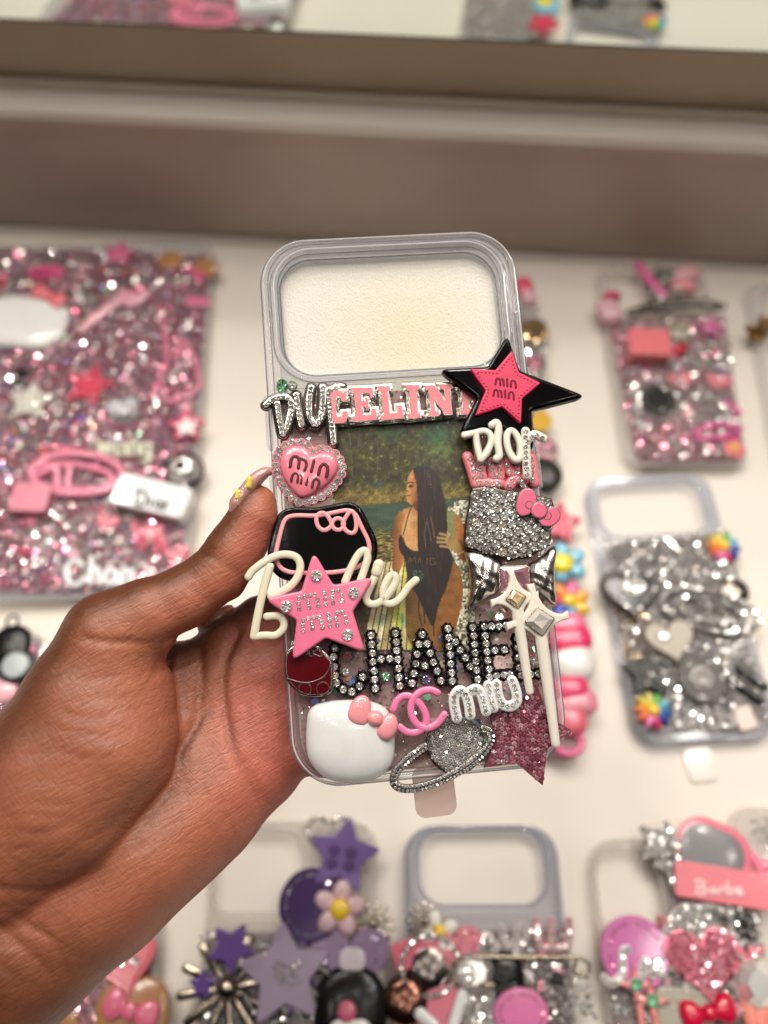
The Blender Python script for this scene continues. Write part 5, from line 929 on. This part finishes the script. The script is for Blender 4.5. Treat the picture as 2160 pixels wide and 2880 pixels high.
I_(Cc, 'star', 1570, 1470, 15, 12, (232, 66, 100), h=3, z=2, st='pink', label='raspberry star with crystals'); I_(Cc, 'flower', 1592, 1580, 12, 30, [(128, 200, 226)]*5, h=4, z=2.5, label='sky blue flower with a yellow centre'); I_(Cc, 'dome', 1582, 1580, 6, 0, (246, 226, 20), h=4, z=6)
I_(Cc, 'flower', 1600, 1690, 12, 20, [(250, 170, 40), (236, 110, 160), (240, 140, 60), (214, 40, 80), (40, 80, 190), (60, 160, 210), (240, 200, 50)], h=4, z=2.5, label='multicoloured flower')
# ---- a plain pink and white figure-sized charm row below it, standing in for the printed characters
Cd = table_case('charm_case', 'clear case with a column of hot pink and white rounded charms behind the right edge', 'phone case', (1300, 1700), (1590, 1690), (1310, 2130), (1640, 2120), GC, deco=[(1320, 1720), (1580, 1710), (1620, 2110), (1330, 2115)], bfrost=(170, 120, 130))
for x, y, s_, s2_, c3, zz in ((1600, 1755, 10, 7, (240, 128, 158), 2), (1605, 1795, 12, 8, (236, 56, 110), 3), (1618, 1860, 11, 10, (240, 236, 230), 3), (1605, 1935, 10, 7, (236, 66, 116), 3), (1620, 1975, 12, 7, (240, 150, 165), 2), (1610, 2025, 8, 8, (236, 110, 130), 2)): I_(Cd, 'puff', x, y, s_, 8, c3, s2=s2_, h=7, z=zz)
I_(Cd, 'ringell', 1598, 2085, 7, 0, (238, 98, 150), s2=6, z=3, st=None, r=1.5)
# ---- far right, mostly out of frame
D_ = table_case('phone_case', 'clear phone case with a small gold star, cut by the right edge', 'phone case', (2092, 790), (2420, 800), (2200, 1330), (2530, 1340), GC, window=(0, .33, .7, .22, 8), body=(252, 252, 252))
I_(D_, 'star', 2130, 935, 9, 20, None, h=3) if False else None
mb = MB(); c_ = D_.L(2128, 935, D_.z+2); slab(mb, fillet(star(c_[0], c_[1], 9, 4.4, .3), 1, 3), D_.z+.2, D_.z+3, .5, 3); mb.build('star_charm', metal((150, 112, 60), .3), D_.root); I_(D_, 'pavestar', 2160, 905, 8, 30, (150, 112, 60), st='gold', z=2)
# ---- lower left, purple, middle, right
G1 = table_case('phone_case', 'pink case with a heart charm lying under the wrist at the bottom', 'phone case', (60, 2560), (445, 2540), (20, 3120), (440, 3120), GC, deco=[(90, 2590), (420, 2570), (420, 3100), (60, 3100)], bfrost=(170, 120, 125))
fill(G1, [(80, 2570), (430, 2560), (430, 3000), (60, 3000)], 2.2, 1, 'pink'); I_(G1, 'heart', 355, 2705, 14, 12, (232, 110, 128), h=3, z=3, st=None, label='pink heart with crystals'); I_(G1, 'heart', 355, 2705, 11, 12, (238, 128, 140), h=1, z=5.7, st=None); fill(G1, [(318, 2675), (400, 2675), (400, 2725), (318, 2722)], 2.4, 1.1, 'clear', z=6.8, jit=.1); I_(G1, 'paverect', 250, 2800, 9, 30, s2=12, st='pink', z=2.5)
I_(G1, 'puff', 365, 2850, 17, 0, (176, 126, 84), s2=14, h=4, z=2.5, label='biscuit brown cushion'); I_(G1, 'bow', 365, 2845, 13, -20, (226, 110, 140), h=2.5, z=6); I_(G1, 'dome', 200, 2860, 8, 0, (176, 126, 84), h=3, z=2)
E1 = table_case('phone_case', 'clear phone case with purple stars, a plumeria flower and a silver burst charm', 'phone case', (592, 2300), (1060, 2310), (540, 3060), (1060, 3070), GC, window=(-.22, .29, .52, .32, 10), corner=13, deco=[(580, 2620), (1050, 2620), (1050, 3040), (545, 3040)], bfrost=(140, 132, 136), body=(252, 251, 250))
fill(E1, [(560, 2620), (1045, 2610), (1050, 3000), (545, 3000)], 2.3, .9, 'grey', dens=.7); fill(E1, [(850, 2300), (1040, 2300), (1045, 2500), (900, 2440)], 2.3, .8, 'clear', dens=.3)
I_(E1, 'ringheart', 925, 2350, 11, 0, None, z=2, r=.9); I_(E1, 'star', 965, 2405, 19, 10, (108, 84, 142), h=3, z=3, st=None, label='violet star with four dark dots')
for dx, dy in ((-25, -15), (22, -8), (-32, 22), (18, 30)): I_(E1, 'disc', 965+dx, 2405+dy, 2.8, 0, (82, 58, 108), h=.5, z=6, st=None)
I_(E1, 'disc', 875, 2545, 15, 0, (62, 38, 88), s2=16, h=3, z=2, st='lilac', label='deep purple disc'); I_(E1, 'flower', 955, 2555, 12, 10, [(204, 168, 174)]*5, h=3, z=5, label='pale pink plumeria flower'); I_(E1, 'dome', 956, 2558, 4.5, 30, (226, 190, 20), s2=4.5, h=3, z=7)
I_(E1, 'star', 800, 2740, 23, -6, (158, 138, 164), h=3, z=3, st=None, label='lilac star with crystals'); fill(E1, [(760, 2690), (850, 2690), (850, 2780), (770, 2780)], 2.4, 1, 'clear', z=6.6, dens=.7); I_(E1, 'heart', 985, 2700, 18, 0, (136, 104, 142), h=2.5, z=2, st='lilac', label='mauve heart'); I_(E1, 'puff', 990, 2700, 6, 0, (210, 196, 205), s2=5, h=1, z=6.3)
I_(E1, 'burst', 640, 2780, 21, 8, z=2.5, label='silver spoke burst'); I_(E1, 'star', 650, 2665, 12, 30, (96, 64, 136), h=3, z=2, st=None); I_(E1, 'star', 570, 2770, 7, 0, (96, 64, 136), h=3, z=2, st=None)
Wd(E1, [[(870, 2720), (860, 2760), (900, 2800), (930, 2770), (915, 2730), (870, 2720)], [(780, 2800), (800, 2860), (760, 2880)], [(820, 2790), (860, 2850)], [(690, 2800), (720, 2850), (760, 2830)], [(850, 2760), (890, 2830)]], 1.9, BK, 'clear', z=4, sr=.9, label='black lettering set with crystals')
I_(E1, 'puff', 985, 2840, 16, 0, (16, 15, 17), s2=17, h=6, z=3, label='black glossy cushion'); I_(E1, 'dome', 975, 2845, 4.2, 0, (214, 100, 130), h=2, z=9); I_(E1, 'burst', 1050, 2600, 9, 20, z=2)
I_(E1, 'puff', 985, 2905, 10, 0, (236, 232, 228), s2=6, h=4, z=6)
F1 = table_case('phone_case', 'grey rimmed clear phone case with pink charms and a safety pin, bottom centre', 'phone case', (1142, 2322), (1560, 2318), (1140, 3080), (1640, 3080), GC, window=(-.0, .33, .80, .3, 11), corner=14, deco=[(1160, 2620), (1600, 2610), (1620, 3060), (1140, 3060)], bfrost=(140, 116, 116), body=(244, 245, 249), lipa=.2, frost=(168, 171, 180))
fill(F1, [(1150, 2630), (1600, 2600), (1630, 3000), (1130, 3000)], 2.2, .95, 'grey', dens=.9)
I_(F1, 'burst', 1195, 2590, 8, 0, z=2); I_(F1, 'flower', 1235, 2620, 9, 20, [(236, 232, 224)]*4, z=2, h=3); I_(F1, 'rect', 1160, 2680, 9, 15, (228, 100, 126), s2=6, st='pink', z=2); I_(F1, 'heart', 1285, 2670, 12, 10, (226, 124, 140), z=2, st='pink')
Wd(F1, [[(1350, 2660), (1365, 2630), (1395, 2660), (1390, 2680)], [(1410, 2610), (1420, 2660), (1450, 2650), (1450, 2600)], [(1470, 2600), (1480, 2640), (1450, 2670)]], 1.8, (220, 206, 206), 'clear', z=3, sr=.95); Wd(F1, [[(1510, 2590), (1515, 2660), (1545, 2670), (1595, 2655), (1600, 2590)], [(1550, 2590), (1550, 2660)]], 1.9, (226, 160, 170), 'clear', z=3, sr=1.05)
mb = MB(); q = smoothline([F1.L(x, y, F1.z+6) for x, y in ((1390, 2770), (1290, 2765), (1270, 2735), (1300, 2695), (1480, 2692), (1620, 2694), (1655, 2712), (1650, 2740), (1615, 2735), (1620, 2705))], 60); tube(mb, q, .9, 1, 10); mb.build('safety_pin', metal((150, 138, 120), .2), F1.root)
I_(F1, 'chrome', 1205, 2720, 10, 0, (120, 112, 108), h=4, z=2); I_(F1, 'ringell', 1210, 2715, 13, 20, None, s2=12, z=5, r=.8); I_(F1, 'gem2', 1330, 2735, 12, 10, s2=10, h=6, z=2.5, st='grey'); I_(F1, 'pavedisc', 1315, 2740, 5, 0, z=7); I_(F1, 'puff', 1420, 2740, 9, 0, BK, s2=9, h=5, z=1.5); I_(F1, 'chrome', 1140, 2815, 10, 0, (120, 84, 70), h=5, z=3); I_(F1, 'puff', 1430, 2790, 8, 0, BK, s2=8, h=5, z=1.5)
I_(F1, 'pavedisc', 1370, 2825, 13, 0, st='grey', z=3, r=.7); Wd(F1, [[(1180, 2850), (1220, 2885)], [(1300, 2800), (1275, 2885)]], 2.6, (240, 240, 238), None, z=6, flat=.6, name='cross_charm'); I_(F1, 'disc', 1465, 2850, 12, 0, (226, 110, 170), s2=10, h=3, z=4, st='pink'); I_(F1, 'rect', 1230, 2840, 11, 20, (226, 120, 140), s2=8, st='pink', z=2)
lump(F1, [(1170, 2680), (1600, 2660), (1640, 2880), (1130, 2880)], 30, [PK, (206, 120, 136), GR, (120, 104, 96), BK], (2, 4.5), sts=('clear', 'grey', 'pink')); fill(F1, [(1480, 2740), (1650, 2720), (1690, 2880), (1500, 2880)], 2.6, 1.15, 'clear', z=3, dens=.6)
G2 = table_case('phone_case', 'clear phone case with silver stars and pink script lettering in the bottom right corner', 'phone case', (1672, 2372), (2090, 2340), (1710, 3080), (2200, 3080), GC, window=(-.27, .27, .40, .36, 12), corner=14, deco=[(1720, 2640), (1880, 2640), (1880, 2400), (2060, 2380), (2150, 3050), (1730, 3050)][::1], bfrost=(130, 118, 118), body=(252, 251, 250))
fill(G2, [(1850, 2560), (2140, 2560), (2180, 3000), (1720, 3000), (1710, 2700)], 2.2, .95, 'clear', dens=.9); fill(G2, [(1900, 2530), (2130, 2520), (2150, 2580), (1920, 2600)], 2.3, .9, 'grey', z=1.8)
I_(G2, 'pavestar', 1862, 2372, 13, 20, st='clear', z=2.5, r=1.); I_(G2, 'pavestar', 1900, 2430, 12, -20, st='grey', z=2.5, r=.8); I_(G2, 'puff', 2010, 2400, 18, -22, (238, 130, 150), s2=15, h=3, z=3, label='pink edged grey cushion'); I_(G2, 'puff', 2005, 2400, 15, -22, (128, 126, 128), s2=12, h=.8, z=5.6)
I_(G2, 'rect', 2030, 2490, 22, -8, (238, 128, 140), s2=8, st=None, h=3, z=3, label='coral plaque carrying script lettering'); Wd(G2, [[(1958, 2480), (1962, 2512)], [(1956, 2478), (1980, 2480), (1975, 2496), (1962, 2496), (1985, 2502), (1978, 2516), (1956, 2514)], [(2008, 2498), (1996, 2504), (2000, 2514), (2012, 2508), (2012, 2500), (2018, 2514)], [(2024, 2514), (2026, 2500), (2036, 2500)], [(2046, 2482), (2042, 2514), (2054, 2512), (2052, 2500), (2042, 2502)], [(2064, 2500), (2062, 2516)], [(2074, 2510), (2084, 2506), (2080, 2498), (2072, 2506), (2078, 2518), (2090, 2514)]], .85, (246, 196, 196), None, z=6.4, name='lettering')
I_(G2, 'disc', 1785, 2680, 15.5, 0, (206, 100, 170), h=3, z=2.5, st='pink', label='orchid disc'); Wd(G2, [[(1700, 2750), (1720, 2765), (1750, 2740), (1750, 2680), (1765, 2670)], [(1800, 2760), (1815, 2700), (1835, 2745), (1850, 2700), (1865, 2745)]], 2, (226, 220, 218), 'clear', z=6, sr=1.1, label='clear script letters')
I_(G2, 'ringell', 1960, 2640, 19, 28, (206, 202, 204), s2=11, z=3.5, r=1.2); I_(G2, 'pavedisc', 1950, 2620, 12, 0, z=3, r=.9); I_(G2, 'paveheart', 1980, 2700, 17, 4, (226, 124, 140), st='pink', z=5, r=1.1, label='salmon heart paved with crystals'); Wd(G2, [[(2050, 2660), (2052, 2720)], [(2080, 2670), (2068, 2700), (2085, 2725), (2098, 2700), (2080, 2670)], [(2112, 2670), (2118, 2730)], [(2116, 2680), (2140, 2672)]], 1.8, (226, 120, 135), None, z=4)
for x, y, tl in ((1790, 2770, (1820, 2960)), (1835, 2815, (1860, 2970))):
    c_ = G2.L(x, y, G2.z+7); a4 = [star(c_[0], c_[1], 9, 2.6, 0, 4)]; mb = MB(); slab(mb, fillet(a4[0], .6, 3), G2.z+5, G2.z+7, .4, 2); tube(mb, [c_-[0, 0, 1], G2.L(*tl, G2.z+6)], 1.5, .7, 10); o = mb.build('wand_charm', plastic((240, 144, 140), .25, .5), G2.root); m2 = MB(); stones(m2, (c_[0], c_[1], G2.z+7.1), 3, True, .05); m2.build('crystal', stone('iris'), o)
I_(G2, 'bow', 1995, 2850, 13, 10, (206, 14, 60), h=6, z=3, label='ruby bow'); I_(G2, 'gem2', 2130, 2770, 10, 0, s2=12, h=7, z=3, label='clear shell gem'); Wd(G2, [[(2100, 2800), (2120, 2880)], [(2150, 2800), (2140, 2880)]], 4, (240, 140, 124), None, z=3); I_(G2, 'rect', 1925, 2850, 12, 0, (170, 166, 150), s2=10, st=None, z=2); lump(G2, [(1860, 2560), (2130, 2560), (2150, 2880), (1740, 2860)], 34, [GR, BK, PK, (200, 60, 90), WT], (2, 4.5), sts=('clear', 'grey'))
I_(G2, 'star', 2090, 2600, 9, 0, BK, z=2.5, st='clear'); I_(G2, 'star', 2110, 2720, 8, 30, BK, z=2.5, st='clear')
G3 = table_case('phone_case', 'clear phone case with a pink letter at the far bottom right, cut by the frame', 'phone case', (2068, 2285), (2480, 2260), (2130, 2900), (2560, 2900), GC, window=(.1, .3, .6, .3, 10), body=(252, 251, 250)); fill(G3, [(2105, 2290), (2200, 2290), (2200, 2400), (2120, 2400)], 2.4, 1.05, 'clear', dens=.7)
Wd(G3, [[(2120, 2410), (2150, 2470), (2160, 2540)], [(2150, 2440), (2165, 2430)]], 2.4, (238, 120, 150), None, z=3)
K = table_case('charm_case', 'case with black drop charms peeking out at the left edge below the tablet', 'phone case', (-230, 1790), (130, 1800), (-260, 2300), (110, 2300), GC, deco=[(-200, 1800), (100, 1810), (90, 2280), (-230, 2280)], bfrost=(150, 130, 130))
fill(K, [(-150, 1790), (120, 1795), (100, 2050), (-150, 2050)], 2.2, 1, 'mixpink'); fill(K, [(20, 1760), (130, 1780), (90, 1850), (40, 1830)], 2.3, 1.1, 'clear', z=2); I_(K, 'puff', 28, 1815, 10, 0, BK, s2=12, h=6, z=3, label='black drop pendant'); mb = MB(); c_ = K.L(35, 1748, K.z+6); tube(mb, np.c_[ell(c_[0], c_[1], 3.2, 3.2, 0, 24), np.full(24, K.z+6)], .8, 1, 8, closed=True); mb.build('ring', metal((60, 58, 56), .3), K.root)
I_(K, 'dome', 42, 1870, 10, 0, (60, 62, 64), h=4, z=4); I_(K, 'disc', 42, 1870, 7, 0, (150, 160, 160), h=1, z=7.2, st=None); I_(K, 'puff', 8, 1940, 7, 0, (244, 180, 190), h=4, z=2)

fill(F1, [(1160, 2640), (1330, 2620), (1340, 2760), (1150, 2780)], 2.5, 1.05, 'clear', z=3.2, dens=.45); fill(F1, [(1350, 2760), (1480, 2740), (1480, 2880), (1330, 2880)], 2.5, 1.05, 'pink', z=3.0, dens=.5)
fill(G2, [(1860, 2560), (2130, 2560), (2150, 2700), (1860, 2700)], 2.5, 1.1, 'clear', z=3.2, dens=.5); fill(G2, [(1860, 2730), (2130, 2740), (2150, 2880), (1760, 2870)], 2.5, 1.1, 'clear', z=3.2, dens=.5)
fill(B, [(1710, 1560), (2060, 1540), (2150, 1980), (1810, 2030)], 2.6, 1.1, 'clear', z=2.6, dens=.22)
fill(A, [(1730, 1000), (2050, 980), (2080, 1280), (1810, 1290)], 2.8, 1.1, 'clear', z=2.6, dens=.3)
fill(T, DTa, 2.7, 1.2, 'mixpink', z=2.0, dens=.5); fill(T, DTa, 3.1, 1.25, 'pink', z=2.3, dens=.3); fill(T, DTa, 3.1, 1.2, 'clear', z=2.3, dens=.22)
for x, y, c3 in ((300, 811, (190, 240, 20)), (227, 1173, (40, 40, 240)), (37, 1211, (250, 150, 10)), (115, 1267, (250, 110, 20)), (345, 768, (250, 90, 60)), (285, 753, (250, 80, 60))): I_(T, 'dome', x, y, 1.6, 0, c3, h=1.4, z=3.5)
fill(E1, [(560, 2620), (800, 2620), (820, 2880), (550, 2880)], 3.2, 1.1, 'clear', z=2.6, dens=.25); fill(E1, [(760, 2780), (920, 2760), (930, 2880), (700, 2880)], 2.5, 1.05, 'clear', z=4.5, dens=.5)

lump(E1, [(570, 2640), (1040, 2630), (1045, 2880), (550, 2880)], 22, [LIL, (176, 160, 186), GR, (96, 64, 136), (120, 116, 116)], (1.4, 3.2), sts=('clear', 'lilac', 'grey'))
fill(E1, [(780, 2560), (1040, 2560), (1045, 2880), (600, 2880)], 3.0, 1.1, 'lilac', z=3.0, dens=.3)
fill(A, [(1760, 1060), (1900, 1040), (2070, 1120), (2080, 1290), (1800, 1300)], 2.4, 1.05, 'clear', z=2.4, dens=.45)
fill(F1, [(1160, 2640), (1600, 2610), (1620, 2880), (1130, 2880)], 3.0, 1.1, 'clear', z=3.4, dens=.35)
fill(G2, [(1740, 2640), (1860, 2620), (1850, 2880), (1730, 2880)], 2.6, 1.0, 'clear', z=2.2, dens=.5)
